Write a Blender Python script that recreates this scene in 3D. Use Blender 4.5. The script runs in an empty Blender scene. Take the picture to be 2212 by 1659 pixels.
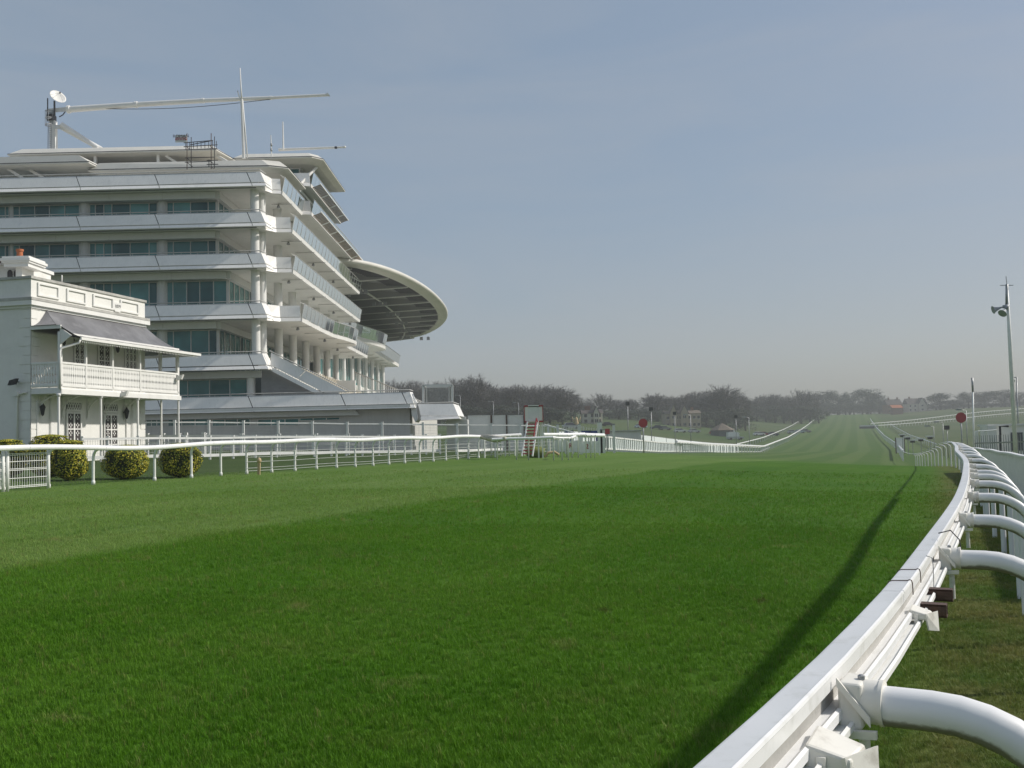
import bpy, bmesh, math, random
import numpy as np
from mathutils import Vector, Matrix
R = math.radians
rnd = random.Random(7)
scene = bpy.context.scene
COL = scene.collection

# ------------------------------------------------------------------ camera
EYE = 1.62
FPX = 2100.0                      # focal length in 2212-wide picture units
PITCH = math.atan(111 / FPX); ROLL = R(1.4)
_f = Vector((0, math.cos(PITCH), math.sin(PITCH))); _r0 = Vector((1, 0, 0)); _u0 = _r0.cross(_f)
_R = math.cos(ROLL) * _r0 - math.sin(ROLL) * _u0
_U = math.cos(ROLL) * _u0 + math.sin(ROLL) * _r0
cam_d = bpy.data.cameras.new('camera'); cam = bpy.data.objects.new('camera', cam_d); COL.objects.link(cam)
cam_d.sensor_width = 36; cam_d.lens = 36 * FPX / 2212; cam_d.clip_start = 0.05; cam_d.clip_end = 9000
m = Matrix((( _R.x, _U.x, -_f.x, 0), (_R.y, _U.y, -_f.y, 0), (_R.z, _U.z, -_f.z, EYE), (0, 0, 0, 1)))
cam.matrix_world = m
scene.camera = cam

# ------------------------------------------------------------------ sky, sun, exposure
SUN_AZ = R(9)                    # from +X towards +Y
SUN_EL = R(37)
w = bpy.data.worlds.new('World'); scene.world = w; w.use_nodes = True
nt = w.node_tree; nt.nodes.clear()
o_ = nt.nodes.new('ShaderNodeOutputWorld'); bg = nt.nodes.new('ShaderNodeBackground'); bg.inputs[1].default_value = 0.15
sky = nt.nodes.new('ShaderNodeTexSky'); sky.sky_type = 'NISHITA'; sky.sun_disc = False
sky.sun_elevation = SUN_EL; sky.sun_rotation = R(90) - SUN_AZ
sky.air_density = 1.0; sky.dust_density = 1.6; sky.ozone_density = 1.6; sky.altitude = 100
# thin high cirrus: a faint whitening of the sky, stretched along the horizon
tc = nt.nodes.new('ShaderNodeTexCoord'); mp = nt.nodes.new('ShaderNodeMapping'); mp.inputs['Scale'].default_value = (1.6, 1.6, 9.0); mp.inputs['Rotation'].default_value = (R(6), R(-9), 0)
nz = nt.nodes.new('ShaderNodeTexNoise'); nz.inputs['Scale'].default_value = 1.7; nz.inputs['Detail'].default_value = 7; nz.inputs['Roughness'].default_value = .55; nz.inputs['Distortion'].default_value = .6
mr = nt.nodes.new('ShaderNodeMapRange'); mr.inputs[1].default_value = .35; mr.inputs[2].default_value = .8; mr.inputs[3].default_value = .42; mr.inputs[4].default_value = .60
mix = nt.nodes.new('ShaderNodeMix'); mix.data_type = 'RGBA'; mix.inputs[7].default_value = (2.42, 2.46, 2.55, 1)
hs = nt.nodes.new('ShaderNodeHueSaturation'); hs.inputs['Saturation'].default_value = 1.5; hs.inputs['Value'].default_value = 1.0
nt.links.new(tc.outputs['Generated'], mp.inputs[0]); nt.links.new(mp.outputs[0], nz.inputs[0]); nt.links.new(nz.outputs[0], mr.inputs[0])
gm = nt.nodes.new('ShaderNodeGamma'); gm.inputs[1].default_value = .66; tn = nt.nodes.new('ShaderNodeMix'); tn.data_type = 'RGBA'; tn.blend_type = 'MULTIPLY'; tn.inputs[0].default_value = 1; tn.inputs[7].default_value = (.905, .892, .922, 1)
nt.links.new(sky.outputs[0], hs.inputs['Color']); nt.links.new(hs.outputs[0], gm.inputs[0]); nt.links.new(gm.outputs[0], tn.inputs[6]); nt.links.new(tn.outputs[2], mix.inputs[6]); nt.links.new(mr.outputs[0], mix.inputs[0])
nt.links.new(mix.outputs[2], bg.inputs[0]); nt.links.new(bg.outputs[0], o_.inputs[0])
sl = bpy.data.lights.new('sun', 'SUN'); sun = bpy.data.objects.new('sun', sl); COL.objects.link(sun)
sl.energy = 3.1; sl.angle = R(1.8); sl.color = (1, .95, .87)
SUNV = Vector((math.cos(SUN_EL) * math.cos(SUN_AZ), math.cos(SUN_EL) * math.sin(SUN_AZ), math.sin(SUN_EL)))
sun.rotation_euler = SUNV.to_track_quat('Z', 'Y').to_euler(); sun.location = (60, 20, 80)
vs = scene.view_settings; vs.view_transform = 'Standard'; vs.look = 'None'; vs.exposure = 0.38; vs.gamma = 1.0; vs.use_curve_mapping = False
cy = scene.cycles; cy.max_bounces = 8; cy.diffuse_bounces = 3; cy.glossy_bounces = 3; cy.transmission_bounces = 6; cy.transparent_max_bounces = 12; cy.volume_bounces = 1
cy.use_denoising = True; cy.caustics_reflective = False; cy.caustics_refractive = False

# ------------------------------------------------------------------ picture unit -> point at a chosen depth
def at(x, y, Y):
    d = _f * FPX + _R * (x - 1106) + _U * (829.5 - y)
    k = Y / d.y
    return Vector((d.x * k, Y, EYE + d.z * k))
def lerp(a, b, t): return a + (b - a) * t
def table(T, y):
    if y <= T[0][0]: return T[0][1] + (y - T[0][0]) * (T[1][1] - T[0][1]) / (T[1][0] - T[0][0]) if T is RX or T is LX else T[0][1]
    for (a, va), (b, vb) in zip(T, T[1:]):
        if y <= b: return lerp(va, vb, (y - a) / (b - a))
    return T[-1][1] + (y - T[-1][0]) * (T[-1][1] - T[-2][1]) / (T[-1][0] - T[-2][0]) if T is RX or T is LX else T[-1][1]
# the two edges of the course (Y, X) and their ground heights (Y, z)
RX = [(-4, -3.0), (0, -.5), (1.23, .272), (1.6, .487), (2.09, .77), (2.56, 1.02), (3.27, 1.38), (4.52, 2.01), (6.07, 2.78), (8.18, 3.79), (11.46, 5.29), (15.65, 7.16), (20.3, 9.2), (30, 13.5), (45, 20.0), (60, 25.6), (75, 31.1), (90, 36.6), (120, 47.9), (206, 81), (478, 177), (690, 251)]
LX = [(10, -21.3), (26.5, -13.9), (35, -9.6), (52.5, -1.6), (66, 4.4), (75, 7.6), (100, 15.4), (147, 29.2), (206, 52.4), (478, 144), (690, 218)]
RZ = [(18, 0), (30, -.12), (40, -.28), (50, -.5), (60, -1.05), (75, -1.75), (90, -2.2), (120, -2.75), (206, -3.4), (300, -2.4), (400, -.3), (478, 1.8), (690, 10.2), (900, 13.5)]
LZ = [(8, .3), (26, .42), (55, .42), (66, .36), (75, .2), (100, -.6), (147, -1.7), (206, -3.3), (300, -2.3), (400, -.2), (478, 1.8), (690, 10.2), (900, 13.5)]
def sm(t): t = max(0., min(1., t)); return t * t * (3 - 2 * t)
def course(X, Y):
    """metres left of the right-hand rail, and width of the course there"""
    xr = table(RX, Y); xl = table(LX, Y)
    return (xr - X) * .915, (xr - xl) * .915
def H(X, Y):
    lat, wd = course(X, Y)
    zr = table(RZ, Y); zl = table(LZ, Y)
    t = lat / wd
    if t < 0:
        d = -lat
        z = zr + min(d * .012, 2.5) + 1.8 * sm((Y - 150) / 150) * sm((d - 6) / 60) + 3 * sm((d - 60) / 250) * sm((Y - 200) / 200)
    elif t > 1:
        d = lat - wd
        near = min(d * .03, 1.6)
        far = (5.2 + sm((Y - 180) / 60) + 1.3 * sm((Y - 235) / 100)) * sm((d - 3) / lerp(30, 75, sm((Y - 190) / 100)))
        z = zl + lerp(near, far, sm((Y - 105) / 70))
    else:
        z = zr + (zl - zr) * t + .10 * math.sin(math.pi * t) * sm((70 - Y) / 30)
    if Y < 70: z += .018 * math.sin(X * .9 + Y * .31) * math.sin(Y * .53 - X * .2)
    return z
def gp(x, y, y0=3, y1=900):
    """where the sight line through a picture point meets the ground"""
    Y = y0; st = .25
    while Y < y1:
        p = at(x, y, Y)
        if p.z <= H(p.x, p.y): return Vector((p.x, p.y, H(p.x, p.y)))
        Y += st; st = max(.25, Y * .004)
    p = at(x, y, y1); return Vector((p.x, p.y, H(p.x, p.y)))
def on(x, Y, dz=0):
    """ground point at depth Y under picture column x"""
    p = at(x, 940, Y); return Vector((p.x, Y, H(p.x, Y) + dz))

# ------------------------------------------------------------------ materials
def _mat(name):
    mt = bpy.data.materials.new(name); mt.use_nodes = True
    n = mt.node_tree; b = n.nodes['Principled BSDF']; return mt, n, b
def noise(n, scale, detail=4, rough=.55, vec=None, dist=0):
    q = n.nodes.new('ShaderNodeTexNoise'); q.inputs['Scale'].default_value = scale; q.inputs['Detail'].default_value = detail; q.inputs['Roughness'].default_value = rough; q.inputs['Distortion'].default_value = dist
    if vec is not None: n.links.new(vec, q.inputs['Vector'])
    return q.outputs[0]
def pos(n, sc=None):
    g = n.nodes.new('ShaderNodeNewGeometry')
    if sc is None: return g.outputs['Position']
    v = n.nodes.new('ShaderNodeVectorMath'); v.operation = 'MULTIPLY'; v.inputs[1].default_value = sc
    n.links.new(g.outputs['Position'], v.inputs[0]); return v.outputs[0]
def rng(n, src, a, b, c, d):
    q = n.nodes.new('ShaderNodeMapRange'); q.interpolation_type = 'SMOOTHSTEP'
    for i, v in enumerate((a, b, c, d)): q.inputs[i + 1].default_value = v
    n.links.new(src, q.inputs[0]); return q.outputs[0]
def mixc(n, fac, a, b, mode='MIX'):
    q = n.nodes.new('ShaderNodeMix'); q.data_type = 'RGBA'; q.blend_type = mode
    for s, v in ((q.inputs[0], fac), (q.inputs[6], a), (q.inputs[7], b)):
        if isinstance(v, (int, float)): s.default_value = v
        elif isinstance(v, tuple): s.default_value = v if len(v) == 4 else v + (1,)
        else: n.links.new(v, s)
    return q.outputs[2]
def pmat(name, col, rough=.5, var=.12, scale=1.5, dirt=None, damt=.5, dscale=4., metallic=0, bump=0, bscale=40, stretch=None, spec=.4, streak=0):
    mt, n, b = _mat(name)
    p = pos(n, stretch)
    c = tuple(col)
    dk = tuple(v * (1 - var) for v in c); lt = tuple(min(1, v * (1 + var * .6)) for v in c)
    out = mixc(n, rng(n, noise(n, scale, 5, .6, p), .3, .7, 0, 1), dk, lt)
    if dirt:
        out = mixc(n, rng(n, noise(n, dscale, 8, .65, p), .5, .78, 0, damt), out, tuple(dirt))
    if streak:      # rain streaks running down a wall
        sv = pos(n, (6, 6, .35))
        out = mixc(n, rng(n, noise(n, 1.0, 5, .6, sv), .48, .8, 0, streak), out, tuple(v * .62 for v in c))
    n.links.new(out, b.inputs['Base Color'])
    n.links.new(rng(n, noise(n, scale * 3, 4, .6, p), .25, .75, max(.05, rough - .1), min(1, rough + .12)), b.inputs['Roughness'])
    b.inputs['Metallic'].default_value = metallic; b.inputs['Specular IOR Level'].default_value = spec
    if bump:
        bp = n.nodes.new('ShaderNodeBump'); bp.inputs['Strength'].default_value = bump; bp.inputs['Distance'].default_value = .02
        n.links.new(noise(n, bscale, 5, .6, p), bp.inputs['Height']); n.links.new(bp.outputs[0], b.inputs['Normal'])
    return mt
def glass(name, tint, fac=.25, rough=.03, dirt=.12, dcol=None):
    """pane: tinted see-through with a mirror coat and a little grime"""
    mt, n, b = _mat(name); n.nodes.remove(b); out = n.nodes['Material Output']
    tr = n.nodes.new('ShaderNodeBsdfTransparent'); tr.inputs[0].default_value = tint + (1,)
    gl = n.nodes.new('ShaderNodeBsdfGlossy'); gl.inputs['Roughness'].default_value = rough; gl.inputs[0].default_value = (.9, .95, .95, 1)
    df = n.nodes.new('ShaderNodeBsdfDiffuse'); df.inputs[0].default_value = (dcol or tuple(min(1, v * .5 + .35) for v in tint)) + (1,)
    fr = n.nodes.new('ShaderNodeFresnel'); fr.inputs[0].default_value = 1.5
    ad = n.nodes.new('ShaderNodeMath'); ad.operation = 'ADD'; ad.inputs[1].default_value = fac; n.links.new(fr.outputs[0], ad.inputs[0])
    m1 = n.nodes.new('ShaderNodeMixShader'); n.links.new(rng(n, noise(n, .35, 3, .5, pos(n)), .3, .8, dirt * .6, min(1, dirt * 1.35)), m1.inputs[0]); n.links.new(tr.outputs[0], m1.inputs[1]); n.links.new(df.outputs[0], m1.inputs[2])
    m2 = n.nodes.new('ShaderNodeMixShader'); ad.use_clamp = True; n.links.new(ad.outputs[0], m2.inputs[0]); n.links.new(m1.outputs[0], m2.inputs[1]); n.links.new(gl.outputs[0], m2.inputs[2])
    n.links.new(m2.outputs[0], out.inputs[0]); return mt
M = {}
M['panel'] = pmat('panel', (.90, .88, .85), .35, .05, .35, dirt=(.5, .52, .52), damt=.3, dscale=.8, streak=.3)
M['white'] = pmat('white_paint', (.78, .77, .74), .45, .06, .6, dirt=(.5, .48, .44), damt=.3, dscale=1.6)
M['soffit'] = pmat('soffit', (.76, .755, .72), .6, .06, .3, dirt=(.45, .43, .38), damt=.3, dscale=.7)
M['wall'] = pmat('grey_wall', (.56, .55, .52), .7, .08, .5, streak=.25)
M['fascia'] = pmat('fascia', (.70, .70, .68), .6, .06, .4, streak=.2)
M['louvre'] = pmat('louvre', (.30, .30, .30), .6, .08, 2)
M['roof'] = pmat('roof_sheet', (.68, .66, .60), .5, .07, .4, dirt=(.45, .42, .36), damt=.3, dscale=.9)
M['brown'] = pmat('brown_slats', (.30, .23, .16), .7, .2, 2)
M['glassdark'] = glass('window_glass', (.10, .34, .37), -.015, .02, .6, (.11, .34, .345))
M['glassdeep'] = glass('window_glass_deep', (.10, .34, .37), -.015, .02, .5, (.07, .23, .245))
M['glasspale'] = glass('window_glass_pale', (.12, .36, .38), -.015, .02, .7, (.16, .42, .42))
M['glassclear'] = glass('clear_screen_glass', (.93, .95, .95), -.02, .03, .06)
M['glassbal'] = glass('balustrade_glass', (.66, .78, .78), .0, .04, .3)
M['glassdim'] = glass('smoked_glass', (.30, .42, .44), -.01, .03, .25, (.22, .30, .31))
M['frame'] = pmat('window_frame', (.62, .62, .59), .45, .05, 2)
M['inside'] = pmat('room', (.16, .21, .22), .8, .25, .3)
M['rail'] = pmat('handrail_metal', (.52, .51, .49), .35, .1, 3, metallic=.3)
M['seat'] = pmat('seat_plastic', (.6, .55, .45), .5, .15, 3)
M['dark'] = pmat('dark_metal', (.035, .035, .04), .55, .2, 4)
M['steel'] = pmat('galvanised', (.33, .34, .35), .45, .15, 3, metallic=.5)
M['stucco'] = pmat('house_stucco', (.80, .79, .75), .75, .04, .8, bump=.25, bscale=26, dirt=(.55, .54, .5), damt=.3, dscale=1.1, streak=.15)
M['housetrim'] = pmat('house_trim', (.80, .79, .76), .5, .05, 1.2, dirt=(.55, .53, .48), damt=.25, dscale=2.5)
M['coping'] = pmat('coping_stone', (.46, .45, .42), .85, .2, 2.5, bump=.2)
M['lead'] = pmat('lead_sheet', (.17, .17, .18), .6, .25, .9, dirt=(.33, .33, .34), damt=.55, dscale=1.4)
M['terracotta'] = pmat('terracotta', (.42, .13, .05), .7, .15, 3)
M['lattice'] = pmat('window_lattice', (.07, .06, .06), .5, .3, 6)
M['railwhite'] = pmat('rail_plastic', (.84, .84, .84), .38, .05, 1.5, dirt=(.42, .42, .36), damt=.5, dscale=13, spec=.45)
M['postwhite'] = pmat('post_paint', (.82, .82, .80), .45, .06, 2.5, dirt=(.42, .42, .38), damt=.35, dscale=6)
M['mesh'] = pmat('wire_mesh', (.55, .56, .55), .45, .1, 3, metallic=.3)
M['red'] = pmat('red_paint', (.36, .04, .05), .5, .12, 3)
M['redsign'] = pmat('red_sign', (.40, .045, .055), .5, .08, 1.2)
M['blue'] = pmat('blue_paint', (.03, .06, .22), .5, .1, 3)
M['rust'] = pmat('rusty_steel', (.09, .055, .045), .75, .3, 9, dirt=(.16, .08, .05), damt=.7, dscale=14, bump=.15)
M['wood'] = pmat('pale_wood', (.50, .38, .22), .7, .2, 3)
M['green'] = pmat('green_canvas', (.16, .19, .04), .7, .25, 5)
M['lightgrey'] = pmat('light_grey', (.74, .74, .72), .6, .08, .8, streak=.2)
M['grey'] = pmat('grey_paint', (.40, .41, .42), .55, .1, 1)
M['tyre'] = pmat('tyre', (.02, .02, .02), .8, .1, 5)

# ------------------------------------------------------------------ mesh builder
class MB:
    def __init__(s): s.v = []; s.f = []
    def add(s, vs, fs):
        k = len(s.v); s.v += [tuple(q) for q in vs]; s.f += [tuple(i + k for i in f) for f in fs]; return s
    def box(s, x0, x1, y0, y1, z0, z1):
        return s.add([(x0, y0, z0), (x1, y0, z0), (x1, y1, z0), (x0, y1, z0), (x0, y0, z1), (x1, y0, z1), (x1, y1, z1), (x0, y1, z1)],
                     [(0, 3, 2, 1), (4, 5, 6, 7), (0, 1, 5, 4), (1, 2, 6, 5), (2, 3, 7, 6), (3, 0, 4, 7)])
    def hexa(s, b, t):       # 4 bottom + 4 top corners
        return s.add(list(b) + list(t), [(0, 3, 2, 1), (4, 5, 6, 7), (0, 1, 5, 4), (1, 2, 6, 5), (2, 3, 7, 6), (3, 0, 4, 7)])
    def slab(s, a, b, c, d, off):   # quad a b c d thickened by vector off
        o = Vector(off); q = [Vector(p) for p in (a, b, c, d)]
        return s.hexa(q, [p + o for p in q])
    def prism(s, pts, off):
        n = len(pts); o = Vector(off); q = [Vector(p) for p in pts]
        return s.add(q + [p + o for p in q], [tuple(range(n))[::-1], tuple(range(n, 2 * n))] + [(i, (i + 1) % n, (i + 1) % n + n, i + n) for i in range(n)])
    def beam(s, a, b, w, h=None, up=(0, 0, 1)):
        a = Vector(a); b = Vector(b); h = h or w; d = (b - a).normalized(); u = Vector(up)
        if abs(d.dot(u)) > .98: u = Vector((0, 1, 0))
        x = d.cross(u).normalized() * w / 2; z = x.cross(d).normalized() * h / 2
        return s.hexa([a - x - z, a + x - z, b + x - z, b - x - z], [a - x + z, a + x + z, b + x + z, b - x + z])
    def tube(s, pts, r, n=8, caps=True):
        pts = [Vector(p) for p in pts]; rs = r if isinstance(r, (list, tuple)) else [r] * len(pts)
        k = len(s.v); u = None
        for i, p in enumerate(pts):
            d = (pts[min(i + 1, len(pts) - 1)] - pts[max(i - 1, 0)]).normalized()
            if u is None:
                u = Vector((0, 0, 1)) if abs(d.z) < .9 else Vector((0, 1, 0))
            x = d.cross(u).normalized(); u = x.cross(d).normalized()
            for j in range(n):
                a = 2 * math.pi * j / n; q = p + (x * math.cos(a) + u * math.sin(a)) * rs[i]; s.v.append(tuple(q))
        for i in range(len(pts) - 1):
            for j in range(n):
                s.f.append((k + i * n + j, k + i * n + (j + 1) % n, k + (i + 1) * n + (j + 1) % n, k + (i + 1) * n + j))
        if caps:
            s.f.append(tuple(k + j for j in range(n))[::-1]); s.f.append(tuple(k + (len(pts) - 1) * n + j for j in range(n)))
        return s
    def sweep(s, pts, prof, up=(0, 0, 1), caps=True):
        """profile (side, up) carried along a path; side = right of travel"""
        pts = [Vector(p) for p in pts]; k = len(s.v); n = len(prof); U = Vector(up)
        for i, p in enumerate(pts):
            d = (pts[min(i + 1, len(pts) - 1)] - pts[max(i - 1, 0)]).normalized(); x = d.cross(U).normalized(); z = x.cross(d)
            for a, b in prof: s.v.append(tuple(p + x * a + z * b))
        for i in range(len(pts) - 1):
            for j in range(n): s.f.append((k + i * n + j, k + i * n + (j + 1) % n, k + (i + 1) * n + (j + 1) % n, k + (i + 1) * n + j))
        if caps:
            s.f.append(tuple(k + j for j in range(n))[::-1]); s.f.append(tuple(k + (len(pts) - 1) * n + j for j in range(n)))
        return s
    def lathe(s, c, prof, n=16):
        c = Vector(c); k = len(s.v)
        for r, z in prof:
            for j in range(n): a = 2 * math.pi * j / n; s.v.append((c.x + r * math.cos(a), c.y + r * math.sin(a), c.z + z))
        for i in range(len(prof) - 1):
            for j in range(n): s.f.append((k + i * n + j, k + i * n + (j + 1) % n, k + (i + 1) * n + (j + 1) % n, k + (i + 1) * n + j))
        s.f.append(tuple(k + j for j in range(n))[::-1]); s.f.append(tuple(k + (len(prof) - 1) * n + j for j in range(n))); return s
    def xf(s, mat): s.v = [tuple(mat @ Vector(q)) for q in s.v]; return s
    def build(s, name, mat, parent=None, smooth=False, angle=None, loc=None):
        off = Vector((0, 0, 0)) if loc is None else Vector(loc)
        q = parent
        while q is not None: off = off + q.location; q = q.parent
        me = bpy.data.meshes.new(name); me.from_pydata([tuple(Vector(v) - off) for v in s.v], [], s.f); me.update()
        me.materials.append(M[mat] if isinstance(mat, str) else mat)
        if smooth:
            me.polygons.foreach_set('use_smooth', [True] * len(me.polygons))
            if angle: me.set_sharp_from_angle(angle=R(angle))
        return link(name, me, parent, loc)
def link(name, me, parent=None, loc=None):
    o = bpy.data.objects.new(name, me); COL.objects.link(o)
    if parent is not None: o.parent = parent
    if loc is not None: o.location = loc
    return o
def tag(o, label=None, cat=None, group=None, kind=None):
    if label: o['label'] = label
    if cat: o['category'] = cat
    if group: o['group'] = group
    if kind: o['kind'] = kind
    return o
def thing(name, loc, label, cat, group=None):
    o = bpy.data.objects.new(name, None); COL.objects.link(o); o.location = loc; o.empty_display_size = .3
    return tag(o, label, cat, group)
def copy_tree(o, parent=None):
    c = o.copy(); COL.objects.link(c); c.parent = parent
    for ch in list(o.children): copy_tree(ch, c)
    return c
# ================================================================== GROUND
def turf_colour(n, lat, wd_far, detail=True):
    """mown turf: blade sheen coloured in as pale and dark bands along the course, worn pale scuffs, yellow patches"""
    p = pos(n)
    big = noise(n, .18, 4, .6, p); mid = noise(n, .9, 5, .62, p); fine = noise(n, 9, 6, .7, p)
    # wobble of the mowing line
    ad = n.nodes.new('ShaderNodeMath'); ad.operation = 'MULTIPLY_ADD'; ad.inputs[1].default_value = .7; n.links.new(mid, ad.inputs[0]); n.links.new(lat, ad.inputs[2])
    wob = ad.outputs[0]
    dark = mixc(n, rng(n, big, .3, .7, 0, 1), (.041, .118, .005), (.066, .154, .009))
    pale = mixc(n, rng(n, big, .3, .7, 0, 1), (.104, .180, .036), (.135, .210, .052))
    c = mixc(n, rng(n, wob, 10.1, 11.0, 0, 1), dark, pale)  # mowing sheen of the bent blades painted as dark and pale turf
    # faint alternate mowing bands: light off bent blades put into the colour
    sn = n.nodes.new('ShaderNodeMath'); sn.operation = 'SINE'; ml = n.nodes.new('ShaderNodeMath'); ml.operation = 'MULTIPLY'; ml.inputs[1].default_value = 1.55
    n.links.new(lat, ml.inputs[0]); n.links.new(ml.outputs[0], sn.inputs[0])
    c = mixc(n, rng(n, sn.outputs[0], -.3, .3, 0, .28), c, (.070, .150, .014))
    # outside the course: rougher, browner grass
    c = mixc(n, rng(n, wob, 1.3, .3, 0, 1), c, mixc(n, rng(n, mid, .35, .65, 0, 1), (.055, .10, .014), (.13, .125, .04)))
    # long faint streaks left by mowing and galloping, running with the course
    cv = n.nodes.new('ShaderNodeCombineXYZ'); sp_ = n.nodes.new('ShaderNodeSeparateXYZ'); n.links.new(p, sp_.inputs[0]); my = n.nodes.new('ShaderNodeMath'); my.operation = 'MULTIPLY'; my.inputs[1].default_value = .035; n.links.new(sp_.outputs[1], my.inputs[0]); n.links.new(lat, cv.inputs[0]); n.links.new(my.outputs[0], cv.inputs[1])
    stq = noise(n, 1.1, 5, .65, cv.outputs[0])
    c = mixc(n, rng(n, stq, .50, .72, 0, .45), c, (.090, .160, .026)); c = mixc(n, rng(n, stq, .46, .28, 0, .5), c, (.026, .085, .004))
    # worn and dry patches
    pst = pos(n, (.55, .9, 1)); wear = noise(n, 1.5, 7, .68, pst, .5)
    c = mixc(n, rng(n, wear, .52, .78, 0, .5), c, (.115, .14, .03))
    c = mixc(n, rng(n, noise(n, 1.0, 7, .72, pos(n, (.7, 1.1, 1)), .6), .58, .74, 0, .75), c, (.19, .165, .07))
    vo = n.nodes.new('ShaderNodeTexVoronoi'); vo.inputs['Scale'].default_value = 1.3; n.links.new(p, vo.inputs['Vector']); sc_ = n.nodes.new('ShaderNodeSeparateColor'); n.links.new(vo.outputs['Color'], sc_.inputs[0])
    dv = n.nodes.new('ShaderNodeMath'); dv.operation = 'MULTIPLY'; n.links.new(rng(n, vo.outputs['Distance'], .13, .05, 0, .85), dv.inputs[0]); n.links.new(rng(n, sc_.outputs[0], .72, .80, 0, 1), dv.inputs[1])
    c = mixc(n, dv.outputs[0], c, (.055, .050, .016))      # divots
    c = mixc(n, rng(n, fine, .3, .75, .0, .4), c, (.028, .08, .004))
    return c
mt, n, b = _mat('turf')
la = n.nodes.new('ShaderNodeAttribute'); la.attribute_name = 'lat'; dist = n.nodes.new('ShaderNodeAttribute'); dist.attribute_name = 'field'
c = turf_colour(n, la.outputs['Fac'], None)
fieldc = mixc(n, rng(n, noise(n, .02, 6, .6, pos(n)), .35, .65, 0, 1), (.055, .095, .028), (.085, .11, .042))
fieldc = mixc(n, rng(n, noise(n, .008, 8, .65, pos(n, (1, .4, 1)), .6), .55, .7, 0, .6), fieldc, (.17, .15, .08))
fw = n.nodes.new('ShaderNodeAttribute'); fw.attribute_name = 'farw'
fs = n.nodes.new('ShaderNodeMath'); fs.operation = 'SINE'; fm = n.nodes.new('ShaderNodeMath'); fm.operation = 'MULTIPLY'; fm.inputs[1].default_value = 1.25; n.links.new(la.outputs['Fac'], fm.inputs[0]); n.links.new(fm.outputs[0], fs.inputs[0])
farc = mixc(n, rng(n, fs.outputs[0], -.4, .4, 0, 1), (.060, .118, .024), (.084, .138, .036))  # far mowing bands, blade sheen again painted as two greens
farc = mixc(n, rng(n, noise(n, .12, 6, .65, pos(n, (1.6, .35, 1))), .5, .75, 0, .6), farc, (.10, .125, .05))
c = mixc(n, fw.outputs['Fac'], c, farc)
lw = n.nodes.new('ShaderNodeAttribute'); lw.attribute_name = 'lawn'; c = mixc(n, lw.outputs['Fac'], c, mixc(n, rng(n, noise(n, .4, 5, .6, pos(n)), .3, .7, 0, 1), (.045, .075, .024), (.06, .092, .03)))
c = mixc(n, dist.outputs['Fac'], c, fieldc)
n.links.new(c, b.inputs['Base Color']); b.inputs['Roughness'].default_value = .9; b.inputs['Specular IOR Level'].default_value = .1
bp = n.nodes.new('ShaderNodeBump'); bp.inputs['Strength'].default_value = .6; bp.inputs['Distance'].default_value = .04
n.links.new(noise(n, 22, 6, .7, pos(n)), bp.inputs['Height']); n.links.new(bp.outputs[0], b.inputs['Normal'])
M['turf'] = mt
def axis(segs):
    out = []
    for a, b_, st in segs:
        k = max(1, int(round((b_ - a) / st))); out += [a + (b_ - a) * i / k for i in range(k)]
    return out + [segs[-1][1]]
ys = axis([(-120, -20, 20), (-20, 70, 1.2), (70, 240, 3), (240, 1000, 12), (1000, 4200, 160)])
xs = axis([(-2600, -300, 115), (-300, -70, 10), (-70, 70, 1.6), (70, 320, 6), (320, 800, 24), (800, 3200, 160)])
nx, ny = len(xs), len(ys)
V = [(x, y, H(x, y)) for y in ys for x in xs]
Fc = [(j * nx + i, j * nx + i + 1, (j + 1) * nx + i + 1, (j + 1) * nx + i) for j in range(ny - 1) for i in range(nx - 1)]
me = bpy.data.meshes.new('ground'); me.from_pydata(V, [], Fc); me.polygons.foreach_set('use_smooth', [True] * len(Fc)); me.materials.append(M['turf'])
A = me.attributes.new('lat', 'FLOAT', 'POINT'); B = me.attributes.new('field', 'FLOAT', 'POINT')
lv = []; fv = []
for (x, y, z) in V:
    l, wd = course(x, y); lv.append(l)
    out = max(-l - 3, l - wd - (2 if y > 100 else 60))
    fv.append(sm(out / 4))
Cf = me.attributes.new('farw', 'FLOAT', 'POINT'); Cf.data.foreach_set('value', [sm((v[1] - 62) / 45) for v in V]); Cl = me.attributes.new('lawn', 'FLOAT', 'POINT'); Cl.data.foreach_set('value', [sm((course(v[0], v[1])[0] - course(v[0], v[1])[1] - .5) / 2) * sm((120 - v[1]) / 20) for v in V]); A = me.attributes['lat']; B = me.attributes['field']
A.data.foreach_set('value', lv); B.data.foreach_set('value', fv)
g = link('ground', me); tag(g, kind='structure')
M['tarmac'] = pmat('tarmac', (.16, .16, .155), .9, .2, .5, dirt=(.24, .23, .21), damt=.4, dscale=.3)
ap = MB()
for i in range(14):
    for j in range(4):
        q = [(-60 + (i + a_) * 4.1, 75 + (j + b_) * 1.5) for a_, b_ in ((0, 0), (1, 0), (1, 1), (0, 1))]; ap.add([(x, y, H(x, y) + .02) for x, y in q], [(0, 1, 2, 3)])
tag(ap.build('pavement', 'tarmac'), kind='structure')

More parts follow.
